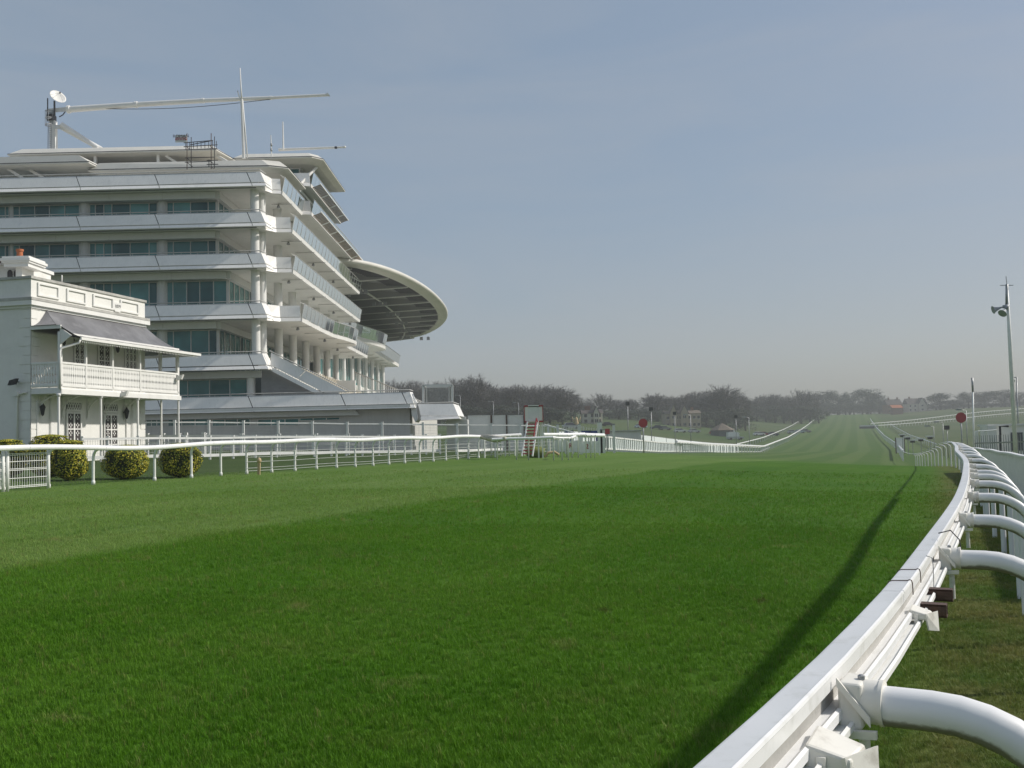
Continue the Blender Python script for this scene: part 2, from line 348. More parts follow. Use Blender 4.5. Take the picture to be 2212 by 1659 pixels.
# ------------------------------------------------------------------ grass blades (near turf)
def tuft(name, nb, h0, h1, wd, spread, seed):
    rr = random.Random(seed); mb = MB()
    for i in range(nb):
        a = rr.uniform(0, 6.283); d = rr.uniform(0, spread); bx, by = d * math.cos(rr.uniform(0, 6.28)), d * math.sin(rr.uniform(0, 6.28))
        h = rr.uniform(h0, h1); ln = h * rr.uniform(.1, .75); dx, dy = math.cos(a), math.sin(a); px_, py_ = -dy * wd / 2, dx * wd / 2
        m1 = (bx + dx * ln * .3, by + dy * ln * .3, h * .6); tp = (bx + dx * ln, by + dy * ln, h)
        k = len(mb.v)
        mb.v += [(bx - px_, by - py_, -.01), (bx + px_, by + py_, -.01), (m1[0] + px_ * .8, m1[1] + py_ * .8, m1[2]), (m1[0] - px_ * .8, m1[1] - py_ * .8, m1[2]), tp]
        mb.f += [(k, k + 1, k + 2, k + 3), (k + 3, k + 2, k + 4)]
    me = bpy.data.meshes.new(name); me.from_pydata(mb.v, [], mb.f); me.materials.append(M['blade'])
    return bpy.data.objects.new(name, me)
mt, n, b = _mat('grass_blade')
la = n.nodes.new('ShaderNodeAttribute'); la.attribute_name = 'lat'; la.attribute_type = 'INSTANCER'
c = turf_colour(n, la.outputs['Fac'], None)
oi = n.nodes.new('ShaderNodeAttribute'); oi.attribute_name = 'tone'; oi.attribute_type = 'INSTANCER'
c = mixc(n, 1., c, (2.12, 1.95, 2.1), 'MULTIPLY')
c = mixc(n, rng(n, oi.outputs['Fac'], .0, .5, .35, 0), c, (.022, .085, .003))
c = mixc(n, rng(n, oi.outputs['Fac'], .93, 1., 0, .7), c, (.22, .21, .075))
n.links.new(c, b.inputs['Base Color']); b.inputs['Roughness'].default_value = .5; b.inputs['Specular IOR Level'].default_value = .12
tl = n.nodes.new('ShaderNodeBsdfTranslucent'); n.links.new(c, tl.inputs[0]); ms = n.nodes.new('ShaderNodeMixShader'); ms.inputs[0].default_value = .3
n.links.new(b.outputs[0], ms.inputs[1]); n.links.new(tl.outputs[0], ms.inputs[2]); n.links.new(ms.outputs[0], n.nodes['Material Output'].inputs[0])
M['blade'] = mt
tufts = [tuft('tuft_a', 9, .025, .06, .0036, .035, 1), tuft('tuft_b', 11, .02, .05, .0034, .045, 2), tuft('tuft_c', 7, .03, .075, .004, .03, 3)]
PP = []; rg = np.random.default_rng(5)
for (r0, r1, dens, scl) in ((1.5, 6, 2300, .62), (6, 10, 1250, .68), (10, 16, 520, .78), (16, 26, 150, .9), (26, 38, 25, 1.0)):
    a0, a1 = R(-38), R(40); area = (a1 - a0) / 2 * (r1 * r1 - r0 * r0); k = int(area * dens)
    rr = np.sqrt(rg.uniform(r0 * r0, r1 * r1, k)); an = rg.uniform(a0, a1, k)
    X = rr * np.sin(an); Y = rr * np.cos(an); rt = rg.uniform(0, 6.283, k); sc = rg.uniform(.6, 1.25, k) * scl; kd = rg.integers(0, 3, k); tn = rg.uniform(0 if r0 < 10 else .3, 1, k)
    lg = rg.uniform(0, 1, k) < .012; sc[lg] *= 1.5; tn[lg] = rg.uniform(.94, 1., int(lg.sum()))      # a few tall pale bents
    for i in range(k): PP.append((X[i], Y[i], rt[i], sc[i], kd[i], tn[i]))
me = bpy.data.meshes.new('grass'); pv = []; at_l = []
for p_ in PP:
    l, wd = course(p_[0], p_[1]); at_l.append(l); pv.append((p_[0], p_[1], H(p_[0], p_[1])))
me.from_pydata(pv, [], [])
for nm, vals in (('lat', at_l), ('rot', [q[2] for q in PP]), ('scl', [q[3] for q in PP]), ('tone', [q[5] for q in PP])):
    q = me.attributes.new(nm, 'FLOAT', 'POINT'); q.data.foreach_set('value', vals)
q = me.attributes.new('pick', 'INT', 'POINT'); q.data.foreach_set('value', [int(q_[4]) for q_ in PP])
go = link('grass', me); tag(go, 'short mown green grass blades covering the near racecourse turf', 'grass', kind='stuff')
ng = bpy.data.node_groups.new('grass_blades', 'GeometryNodeTree')
ng.interface.new_socket('Geometry', in_out='INPUT', socket_type='NodeSocketGeometry'); ng.interface.new_socket('Geometry', in_out='OUTPUT', socket_type='NodeSocketGeometry')
gi = ng.nodes.new('NodeGroupInput'); gout = ng.nodes.new('NodeGroupOutput'); jn = ng.nodes.new('GeometryNodeJoinGeometry')
def nattr(nm, tp):
    q = ng.nodes.new('GeometryNodeInputNamedAttribute'); q.data_type = tp; q.inputs[0].default_value = nm; return q.outputs[0]
cx = ng.nodes.new('ShaderNodeCombineXYZ'); ng.links.new(nattr('rot', 'FLOAT'), cx.inputs[2])
for i, tf in enumerate(tufts):
    ip = ng.nodes.new('GeometryNodeInstanceOnPoints'); ob = ng.nodes.new('GeometryNodeObjectInfo'); ob.inputs[0].default_value = tf; ob.inputs['As Instance'].default_value = True
    cp = ng.nodes.new('FunctionNodeCompare'); cp.data_type = 'INT'; cp.operation = 'EQUAL'; ng.links.new(nattr('pick', 'INT'), cp.inputs[2]); cp.inputs[3].default_value = i
    ng.links.new(gi.outputs[0], ip.inputs['Points']); ng.links.new(cp.outputs[0], ip.inputs['Selection']); ng.links.new(ob.outputs['Geometry'], ip.inputs['Instance'])
    ng.links.new(cx.outputs[0], ip.inputs['Rotation']); ng.links.new(nattr('scl', 'FLOAT'), ip.inputs['Scale']); ng.links.new(ip.outputs[0], jn.inputs[0])
ng.links.new(jn.outputs[0], gout.inputs[0])
md = go.modifiers.new('blades', 'NODES'); md.node_group = ng
# ================================================================== NEAR RUNNING RAIL (right)
def rail_pt(Y, dz=0): X = table(RX, Y); return Vector((X, Y, H(X, Y) + 1.2 + dz))
def smooth_path(f, Ys):
    return [f(y) for y in Ys]
# smooth the rail line a little so the table corners do not show
def rs(Y, dz=0):
    acc = Vector((0, 0, 0)); k = 0
    wdt = .25 + max(0, Y) * .09
    for d in (-2, -1, 0, 1, 2): acc += rail_pt(Y + d * wdt * .5, dz); k += 1
    p = acc / k
    p.x += .02 * math.exp(-((Y - 11.2) / 1.7) ** 2) - .045 * math.exp(-((Y - 15.5) / 2.2) ** 2)     # the slight kink in the rail
    return p
rail = thing('running_rail', (.5, 1.6, 0), 'near white plastic running rail on curved gooseneck posts at the course edge', 'rail')
cuts = [-2.0, 2.30, 4.75, 8.3, 11.9, 15.8, 21, 28, 38, 50, 66, 90, 130]
prof = [(a * .93, b) for a, b in [(-.032, -.012), (-.032, .008), (-.028, .0155), (-.020, .0190), (.018, .0205), (.023, .0230), (.027, .0215), (.0285, .017), (.0265, .0145), (.0262, -.006), (.020, -.008), (-.02, -.010)]]
for a, b_ in zip(cuts, cuts[1:]):
    k = max(6, int((b_ - a) / .3)) if b_ < 30 else 14
    q = MB().sweep([rs(lerp(a + .003, b_ - .003, i / k)) for i in range(k + 1)], prof).build('rail_section', 'railwhite', rail, True, 35)
ks = [lerp(-2, 22, i / 60) for i in range(61)]
MB().sweep([rs(y, -.034) for y in ks], [(-.02, -.020), (.034, -.020), (.037, -.017), (.037, -.003), (.032, .0), (.025, -.005), (-.02, -.005)]).build('lower_channel', 'railwhite', rail, True, 35)
MB().sweep([rs(y, -.052) for y in ks], [(.02, -.018), (.052, -.018), (.055, -.014), (.055, -.004), (.050, -.001), (.045, -.009), (.02, -.009)]).build('drip_channel', 'postwhite', rail, True, 35)
MB().sweep([rs(y, -.026) for y in ks], [(-.004, -.02), (.012, -.02), (.012, .018), (-.004, .018)]).build('inner_web', 'coping', rail)  # greyer than the rail: the groove's shade is put into its colour
# dirty white material for the gooseneck bends: grime along the underside
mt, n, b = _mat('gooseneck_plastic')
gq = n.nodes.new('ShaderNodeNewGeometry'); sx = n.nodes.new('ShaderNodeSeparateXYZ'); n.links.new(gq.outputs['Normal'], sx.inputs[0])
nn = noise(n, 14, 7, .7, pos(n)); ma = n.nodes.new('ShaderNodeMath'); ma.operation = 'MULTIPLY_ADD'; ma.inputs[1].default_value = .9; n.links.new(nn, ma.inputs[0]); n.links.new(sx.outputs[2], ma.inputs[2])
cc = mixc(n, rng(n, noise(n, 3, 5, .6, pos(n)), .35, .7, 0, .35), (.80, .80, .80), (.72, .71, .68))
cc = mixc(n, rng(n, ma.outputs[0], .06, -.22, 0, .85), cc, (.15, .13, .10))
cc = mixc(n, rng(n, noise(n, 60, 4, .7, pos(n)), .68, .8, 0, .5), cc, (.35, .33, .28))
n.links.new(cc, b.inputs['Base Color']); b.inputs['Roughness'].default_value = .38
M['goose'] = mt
M['clip'] = pmat('bracket_plastic', (.77, .75, .69), .5, .06, 4, dirt=(.26, .22, .17), damt=.6, dscale=18)
att = [1.62, 3.25, 4.66, 6.15, 7.39, 8.4, 9.25, 10.65, 12.3, 14, 15.7, 17.4, 19.2, 21, 23, 25, 27.2, 29.6, 32, 35, 38, 41.5, 45, 48.5, 52, 55.5, 59, 62.5, 66, 70, 74, 78, 82, 86, 90]
for i, Y in enumerate(att):
    c0 = rs(Y); d = (rs(Y + .3) - rs(Y - .3)); d.z = 0; d.normalize(); nr = Vector((d.y, -d.x, 0))
    r = .031; reach = .15; a0 = c0 + nr * .090 + Vector((0, 0, -.034)); Rb = .24
    if Y > 14: r = .03
    path = [a0 - nr * .0, a0 + nr * .075]
    for j in range(1, 11):
        t = j / 10 * math.pi / 2; path.append(a0 + nr * (.075 + Rb * math.sin(t)) + Vector((0, 0, -Rb * (1 - math.cos(t)))))
    e = path[-1]; gz = H(e.x, e.y) - .05
    path += [Vector((e.x, e.y, lerp(e.z, gz, .5))), Vector((e.x, e.y, gz))]
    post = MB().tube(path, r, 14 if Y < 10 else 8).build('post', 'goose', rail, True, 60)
    if Y < 22:
        # moulded bracket: collar, wedge body, clip jaw
        z = Vector((0, 0, 1)); body = MB()
        o = c0 + nr * .031 + z * -.034
        body.hexa([o - d * .040 - z * .038, o + d * .040 - z * .038, o + nr * .036 + d * .033 - z * .034, o + nr * .036 - d * .033 - z * .034],
                  [o - d * .040 + z * .040, o + d * .040 + z * .040, o + nr * .036 + d * .033 + z * .038, o + nr * .036 - d * .033 + z * .038])
        br = body.build('bracket', 'clip', post)
        bv = br.modifiers.new('round', 'BEVEL'); bv.width = .006; bv.segments = 3
        if Y < 8: MB().lathe(o + nr * .03 + z * .038, [(.006, 0), (.006, .006), (.003, .008)], 6).build('bolt', 'steel', post)
        MB().tube([o + nr * .030 + z * .004, o + nr * .058 + z * .004], .0345, 16).build('collar', 'clip', post, True, 50)
        MB().tube([o + nr * .058 + z * .004, o + nr * .064 + z * .004], .0365, 16).build('collar_ring', 'clip', post, True, 50)
        if Y < 8:
            MB().slab(o - d * .046 - z * .046, o - d * .036 - z * .046, o + nr * .058 - d * .036 - z * .042, o + nr * .058 - d * .046 - z * .042, z * .012).build('flange', 'clip', post)
            MB().slab(o - d * .045 + z * .034, o - d * .040 + z * .034, o + nr * .048 - d * .034 - z * .026, o + nr * .048 - d * .039 - z * .026, z * .014).build('rib', 'clip', post)
            MB().tube([o + nr * .035 - z * .05 - d * .02, o + nr * .035 - z * .125 - d * .02], .009, 8).build('peg', 'clip', post, True, 50)
# spare broken brackets hooked on the rail
for Y, sp in ((1.44, .8), (2.36, .55)):
    c0 = rs(Y); d = (rs(Y + .3) - rs(Y - .3)).normalized(); nr = Vector((d.y, -d.x, 0)).normalized(); z = Vector((0, 0, 1)); o = c0 + nr * .030 + z * -.022
    tb = thing('spare_bracket', o, 'cracked white plastic bracket with no post on the near rail, lowest in the picture' if Y < 2 else 'weathered white bracket with no post, below the two rusty steel stubs', 'bracket')
    k_ = sp; q = MB(); D, N_, Z = d * k_, nr * k_, z * k_
    q.hexa([o - D * .05 - Z * .055, o + D * .045 - Z * .05, o + N_ * .085 + D * .05 - Z * .055, o + N_ * .075 - D * .035 - Z * .06],
           [o - D * .05 - Z * .01, o + D * .045 - Z * .0, o + N_ * .085 + D * .05 - Z * .028, o + N_ * .075 - D * .035 - Z * .032]); bq = q.build('body', 'clip', tb); bv = bq.modifiers.new('round', 'BEVEL'); bv.width = .005; bv.segments = 2
    MB().prism([o + N_ * .06 - D * .04 - Z * .03, o + N_ * .10 + D * .045 - Z * .028, o + N_ * .105 + D * .02 - Z * .11, o + N_ * .07 - D * .03 - Z * .10], N_ * .006 + Z * .002).build('flap', 'clip', tb)
    MB().slab(o + N_ * .02 - D * .058 - Z * .10, o + N_ * .035 - D * .055 - Z * .10, o + N_ * .035 - D * .05 - Z * .03, o + N_ * .02 - D * .05 - Z * .03, D * .006).build('tab', 'clip', tb)
# two rusty tube stubs and wire hooks
for i, Y in enumerate((2.52, 2.74)):
    c0 = rs(Y); d = (rs(Y + .3) - rs(Y - .3)).normalized(); nr = Vector((d.y, -d.x, 0)).normalized(); z = Vector((0, 0, 1)); o = c0 + nr * .012 - z * .062
    q = MB(); w_, hh, L = .020, .016, .085
    for s_ in (-1, 1): q.slab(o + d * s_ * w_ - z * hh, o + nr * L + d * s_ * w_ - z * hh, o + nr * L + d * s_ * w_ + z * hh, o + d * s_ * w_ + z * hh, d * -.006 * s_)
    for s_ in (-1, 1): q.slab(o - d * w_ + z * hh * s_, o + d * w_ + z * hh * s_, o + nr * L + d * w_ + z * hh * s_, o + nr * L - d * w_ + z * hh * s_, z * -.005 * s_)
    s2 = q.build('steel_stub', 'rust'); tag(s2, ('lower', 'upper')[i] + ' rusty brown square steel stub under the near rail', 'steel tube')
for i, Y in enumerate((2.62, 2.44, 2.80)):
    c0 = rs(Y); d = (rs(Y + .3) - rs(Y - .3)).normalized(); nr = Vector((d.y, -d.x, 0)).normalized(); z = Vector((0, 0, 1))
    if i < 2:
        pts = [c0 + nr * a_ + z * b2 for a_, b2 in ((-.0312, -.002), (-.0312, .009), (-.027, .0172), (-.019, .0205), (.017, .0220), (.022, .0245), (.0262, .0228), (.028, .016), (.0285, -.012))]
    else:
        pts = [c0 + nr * .028 + z * .034, c0 + nr * .042 + z * .03, c0 + nr * .045 + z * .01, c0 + nr * .044 - z * .07, c0 + nr * .052 - z * .09]
    q = MB().tube(pts, .0013, 6).build('wire_hook', 'rust' if i < 2 else 'steel', None, True)
    tag(q, ['thin dark wire loop over the near rail, closer to the stubs', 'thin dark wire loop over the near rail, lowest of the loops', 'grey metal hook hanging beside the rusty stubs'][i], 'wire')
q = MB(); c0 = rs(3.30); d = (rs(3.6) - rs(3.2)).normalized(); nr = Vector((d.y, -d.x, 0)).normalized(); z = Vector((0, 0, 1)); o = c0 + nr * .085 - z * .02
q.tube([o + z * .06 - nr * .06 + d * .05, o + z * .075 - nr * .02, o + z * .045 + nr * .005, o - nr * -.012 - z * .01, o - z * .045 + nr * .004], .002, 6)
tag(q.build('rope_loop', 'dark', None, True), 'dark cord looped round the second gooseneck bracket', 'cord')

# ------------------------------------------------------------------ white boarded fence right of the rail
bf = thing('boarded_fence', (13, 26, 0), 'low white vertical board fence running behind the near rail', 'fence')
def bfp(Y): X = table(RX, Y) + 1.45 - max(0, Y - 20) * .030; return Vector((X, Y, H(X, Y)))
Y = 9.0; bm_ = None; k = 0
while Y < 38:
    p = bfp(Y); q = bfp(Y + .17); h = .90 + .012 * math.sin(Y * 3.1); z = Vector((0, 0, 1)); dr = (q - p).normalized(); nr = Vector((dr.y, -dr.x, 0)) * .02
    MB().slab(p + dr * .006, q - dr * .006, q - dr * .006 + z * h, p + dr * .006 + z * h, nr * (1 + .3 * math.sin(k * 2.4))).build('board', 'postwhite', bf); Y += .17; k += 1
MB().sweep([bfp(y) + Vector((0, 0, .925)) for y in np.linspace(9, 38, 31)], [(-.045, -.022), (.07, -.022), (.07, .02), (.02, .035), (-.045, .02)]).build('cap_rail', 'railwhite', bf, True, 40)
M['shadewall'] = pmat('shaded_plant_wall', (.12, .115, .105), .8, .2, .6)  # shade of the recess under the roofs, put into the wall colour
# ================================================================== GRANDSTAND (end facade at Y=80, long side runs along +Y)
gs = thing('grandstand', (-30, 80, 1.2), 'tall white multi-storey grandstand with stacked balcony decks and slab roofs', 'grandstand')
ZR = [5.58, 9.07, 13.28, 17.48, 20.94, 24.3]          # top of each balustrade
XC = -20.6; XL = -56.0; YF = 80.0; YB = 119.0
def panel(a, b, c, d, th, name='balustrade_panel', mat='panel', parent=gs):   # a b bottom edge, c d top edge
    a, b, c, d = map(Vector, (a, b, c, d)); nrm = (b - a).cross(d - a).normalized() * -th
    return MB().slab(a, b, c, d, nrm).build(name, mat, parent)
def railtube(pts, r=.045, name='handrail', mat='rail'):
    return MB().tube(pts, r, 8).build(name, mat, gs, True, 50)
def end_band(zr, xr, flare, joints, facet=1.3):
    """front run of one deck edge: leaning panels above, a shadow gap, a chamfered strip below, then the lit return facet"""
    zt, zg, zb = zr - .17, zr - 1.14, zr - 1.50
    yt, yg, yb = YF + .12, YF - .22, YF - .42
    g_ = .035
    def xe(z): return xr + flare * (zt - z) / (zt - zb)          # raking right-hand end
    js = [XL] + joints
    for i in range(len(js)):
        l0 = js[i]; last = i == len(js) - 1
        def xat(j, z): return xe(z) if j >= len(js) else js[j] + (0 if j == 0 else .62 * (zt - z) / (zt - zb))
        panel((xat(i, zg) + g_, yg, zg), (xat(i + 1, zg) - g_, yg, zg), (xat(i + 1, zt) - g_, yt, zt), (xat(i, zt) + g_, yt, zt), .06)
        panel((xat(i, zb) + g_, yb, zb), (xat(i + 1, zb) - g_, yb, zb), (xat(i + 1, zg - .085) - g_, yg - .02, zg - .085), (xat(i, zg - .085) + g_, yg - .02, zg - .085), .06, 'edge_strip')
    # return facet along +Y (catches the sun)
    xo = .15
    panel((xe(zg), yg, zg), (xe(zg) + xo, YF + facet, zg), (xe(zt) + xo, YF + facet, zt), (xe(zt), yt, zt), .06)
    panel((xe(zb), yb, zb), (xe(zb) + xo, YF + facet, zb), (xe(zg - .085) + xo, YF + facet, zg - .085), (xe(zg - .085), yg - .02, zg - .085), .06, 'edge_strip')
    MB().box(XL, xr - .35, YF + .10, YF + .16, zg - .4, zr - .2).build('shadow_gap_plate', 'dark', gs)  # dark backing sheet: the shade in the gaps is painted on
    railtube([(XL, yt + .06, zr), (xr - .03, yt + .06, zr), (xr + xo + .0, YF + facet, zr - .03)])
    k = XL + .4; q = MB()
    while k < xr: q.box(k - .012, k + .012, yt + .05, yt + .07, zt - .05, zr); k += 1.35
    q.build('rail_standard', 'rail', gs)
    return xe
px2x = lambda x, Y=80., y=500: at(x, y, Y).x
JL = [px2x(163), px2x(333), px2x(533)]
for i, zr in enumerate(ZR[1:]): end_band(zr, XC, .62, JL)
end_band(ZR[0], at(885, 842, 80).x, .45, [px2x(163, y=870), px2x(338, y=870), px2x(535, y=870), px2x(735, y=870), px2x(873, y=860) - .2], .9)

# ---- floor slabs, with the balcony edge on the course side
def smoothpts(P, k=3):
    for _ in range(k):
        Q = [P[0]]
        for a, b_ in zip(P, P[1:]): Q += [(a[0] * .75 + b_[0] * .25, a[1] * .75 + b_[1] * .25), (a[0] * .25 + b_[0] * .75, a[1] * .25 + b_[1] * .75)]
        P = Q + [P[-1]]
    return P
EDGE = {   # (X, Y) polyline of each balcony edge, from the nose to the far end
 5: [(-19.55, 82.7), (-19.55, 90.6)],
 4: [(-18.72, 82.7), (-18.72, 119.2)],
 3: [(-18.72, 82.7), (-18.72, 119.2)],
 2: [(-18.0, 82.7), (-17.9, 92), (-17.75, 96)] + smoothpts([(-17.6, 97), (-17.0, 100), (-16.7, 103.4), (-17.0, 105.6), (-18.15, 106.2)], 2) + [(-18.3, 107), (-18.3, 122)],
}
NOSE = {5: (-20.45, 81.5, -20.25, 82.5), 4: (-20.45, 81.5, -19.95, 82.55), 3: (-20.45, 81.5, -19.95, 82.55), 2: (-20.45, 81.5, -19.7, 82.55)}
for lv in (5, 4, 3, 2):
    zr = ZR[lv]; zb = zr - 1.50; E_ = EDGE[lv]; n0 = NOSE[lv]
    plan = [(XL, 79.9), (XC - .1, 79.9), (n0[0], n0[1]), (n0[2], n0[3])] + E_ + [(-30, E_[-1][1]), (-30, 124), (XL, 124)]
    MB().prism([(x, y, zb + .01) for x, y in plan], (0, 0, .38)).build('floor_slab', 'soffit', gs)
    # nose: two solid leaning panels then glass
    Pn = [(n0[0], n0[1]), (n0[2], n0[3]), E_[0]]
    for a, b_ in zip(Pn, Pn[1:]):
        panel((a[0], a[1] - .18, zr - 1.12), (b_[0] + .1, b_[1] - .18, zr - 1.12), (b_[0], b_[1] + .04, zr - .12), (a[0], a[1] + .04, zr - .12), .05)
        panel((a[0] - .05, a[1] - .34, zb), (b_[0] + .15, b_[1] - .34, zb), (b_[0] + .1, b_[1] - .2, zr - 1.18), (a[0], a[1] - .2, zr - 1.18), .05, 'edge_strip')
    MB().sweep([(x + .02, y, zb + .0) for x, y in E_], [(-.12, 0), (.14, -.02), (.20, .30), (.05, .36), (-.12, .36)]).build('edge_beam', 'white', gs)
    # glass balustrade along the long side, panel by panel
    L = 0; pts = [Vector((x, y, 0)) for x, y in E_]
    def along(s):
        for a, b_ in zip(pts, pts[1:]):
            l = (b_ - a).length
            if s <= l: return a + (b_ - a) * s / l
            s -= l
        return pts[-1].copy()
    tot = sum((b_ - a).length for a, b_ in zip(pts, pts[1:])); npan = int(tot / 1.55); stp = tot / npan
    for j in range(npan):
        a = along(j * stp + .03); b_ = along((j + 1) * stp - .03); up0, up1 = Vector((.18, 0, zb + .38)), Vector((.42, 0, zr - .02))
        MB().slab(a + up0, b_ + up0, b_ + up1, a + up1, Vector((-.02, 0, 0))).build('glass_panel', 'glassbal', gs)
    q = MB()
    for j in range(npan + 1): a = along(j * stp); q.beam(a + Vector((.17, 0, zb + .3)), a + Vector((.42, 0, zr + .02)), .045, .05, (0, 1, 0))
    q.build('balustrade_standard', 'white', gs)
    railtube([along(tot * j / 30) + Vector((.42, 0, zr + .02)) for j in range(31)], .035)
    q = MB()       # thin outriggers above the glass
    for j in range(npan * 2): a = along(j * stp / 2 + .2); q.beam(a + Vector((.40, 0, zr + .02)), a + Vector((.05, -.35, zr + .16)), .025)
    q.build('outrigger', 'white', gs)
    # far end return panel
    a = pts[-1]; panel((a.x + .2, a.y + .05, zb + .3), (a.x - 2, a.y + .05, zb + .3), (a.x - 2, a.y + .05, zr), (a.x + .42, a.y + .05, zr), .04)
    # lamp arms and floodlights under the deck
    k = 0; s_ = 3.0
    while s_ < tot:
        a = along(s_); arm = MB().beam(a + Vector((.35, 0, zb - .1)), a + Vector((-1.5, 0, zb - .1)), .05, .06).build('lamp_arm', 'rail', gs)
        if k % 2 == 0: MB().lathe(a + Vector((-.9, .1, zb - .42)), [(.05, .3), (.13, .2), (.16, .05), (.02, .0)], 10).build('lamp', 'steel', arm, True)
        s_ += 5.4; k += 1

# ---- step-out upper balconies (two further bays, with timber-slat undersides)
def upper_bay(x, y0, y1, zr, nose_w=1.1):
    zb = zr - 1.5
    MB().box(x - 6, x, y0 - .25, y1, zb + .02, zb + .3).build('floor_slab', 'soffit', gs)
    panel((x - nose_w - .7, y0 - .9, zr - 1.1), (x - nose_w, y0 - .30, zr - 1.1), (x - nose_w, y0 - .1, zr - .1), (x - nose_w - .7, y0 - .7, zr - .1), .05)
    panel((x - nose_w, y0 - .30, zr - 1.1), (x + .1, y0 - .30, zr - 1.1), (x, y0 - .1, zr - .1), (x - nose_w, y0 - .1, zr - .1), .05)
    panel((x - nose_w - .9, y0 - .95, zb), (x + .15, y0 - .45, zb), (x + .1, y0 - .33, zr - 1.15), (x - nose_w - .4, y0 - .6, zr - 1.15), .05, 'edge_strip')
    MB().box(x - .1, x + .16, y0 - .1, y1, zb - .02, zb + .3).build('edge_beam', 'white', gs)
    k = y0 + .1
    while k < y1 - 1.3:
        MB().slab((x + .15, k, zb + .36), (x + .15, k + 1.4, zb + .36), (x + .4, k + 1.4, zr), (x + .4, k, zr), (-.02, 0, 0)).build('glass_panel', 'glassbal', gs); k += 1.46
    railtube([(x + .4, y0, zr + .03), (x + .4, y1, zr + .03)], .04)
    # slatted brise-soleil shelf hung outside the edge
    k = y0 + .4; sh = MB()
    while k < y1:
        if int((k - y0) / .5) % 9 == 8:
            MB().slab((x + .2, k, zb + .03), (x + 1.0, k, zb + .33), (x + 1.0, k + .3, zb + .33), (x + .2, k + .3, zb + .03), (0, 0, .06)).build('shade_frame', 'white', gs); k += .5; continue
        sh = MB().slab((x + .2, k, zb + .05), (x + 1.0, k, zb + .35), (x + 1.0, k + .35, zb + .35), (x + .2, k + .35, zb + .05), (0, 0, .03)).build('shade_slat', 'brown', gs); k += .5
    MB().beam((x + 1.02, y0, zb + .36), (x + 1.02, y1, zb + .36), .07, .08).build('shade_edge', 'white', gs)
upper_bay(-18.75, 91.2, 118.5, ZR[5] + .1, 1.7)
upper_bay(-19.25, 93.6, 110, 27.75, 1.5)
# glazed storey behind the upper bays
for (x0, y0, y1, z0, z1) in ((-20.2, 91.5, 110, ZR[5] - 1.0, 26.0), (-20.6, 95.5, 108, 26.8, 28.9)):
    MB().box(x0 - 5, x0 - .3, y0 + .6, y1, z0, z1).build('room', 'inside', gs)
    k = y0
    while k < y1 - .5:
        MB().slab((x0, k + .06, z0), (x0, k + 1.7, z0), (x0, k + 1.7, z1 - .3), (x0, k + .06, z1 - .3), (-.03, 0, 0)).build('window_pane', 'glassdark', gs)
        MB().box(x0 - .06, x0 + .06, k - .05, k + .05, z0, z1 - .2).build('mullion', 'frame', gs); k += 1.76
    MB().slab((x0 - 4, y0 + .02, z0), (x0 - .1, y0 + .02, z0), (x0 - .1, y0 + .02, z1 - .3), (x0 - 4, y0 + .02, z1 - .3), (0, .03, 0)).build('window_pane', 'glassdark', gs)
    MB().box(x0 - 4, x0 + .15, y0 - .1, y1, z1 - .3, z1).build('lintel', 'fascia', gs)

# ---- columns
def column(x, y, z0, z1, r=.38, name='column'):
    return MB().lathe((x, y, z0), [(r, 0), (r, z1 - z0)], 20).build(name, 'white', gs, True, 50)
for lv in (1, 2, 3, 4):
    z0 = ZR[lv] - 1.1; z1 = ZR[lv + 1] - 1.49
    column(-21.35, 81.1, z0, z1, .36)
    for j in range(7): column(-21.12, 82.3 + 5.75 * j, z0, z1, .38 if j < 6 else .34)
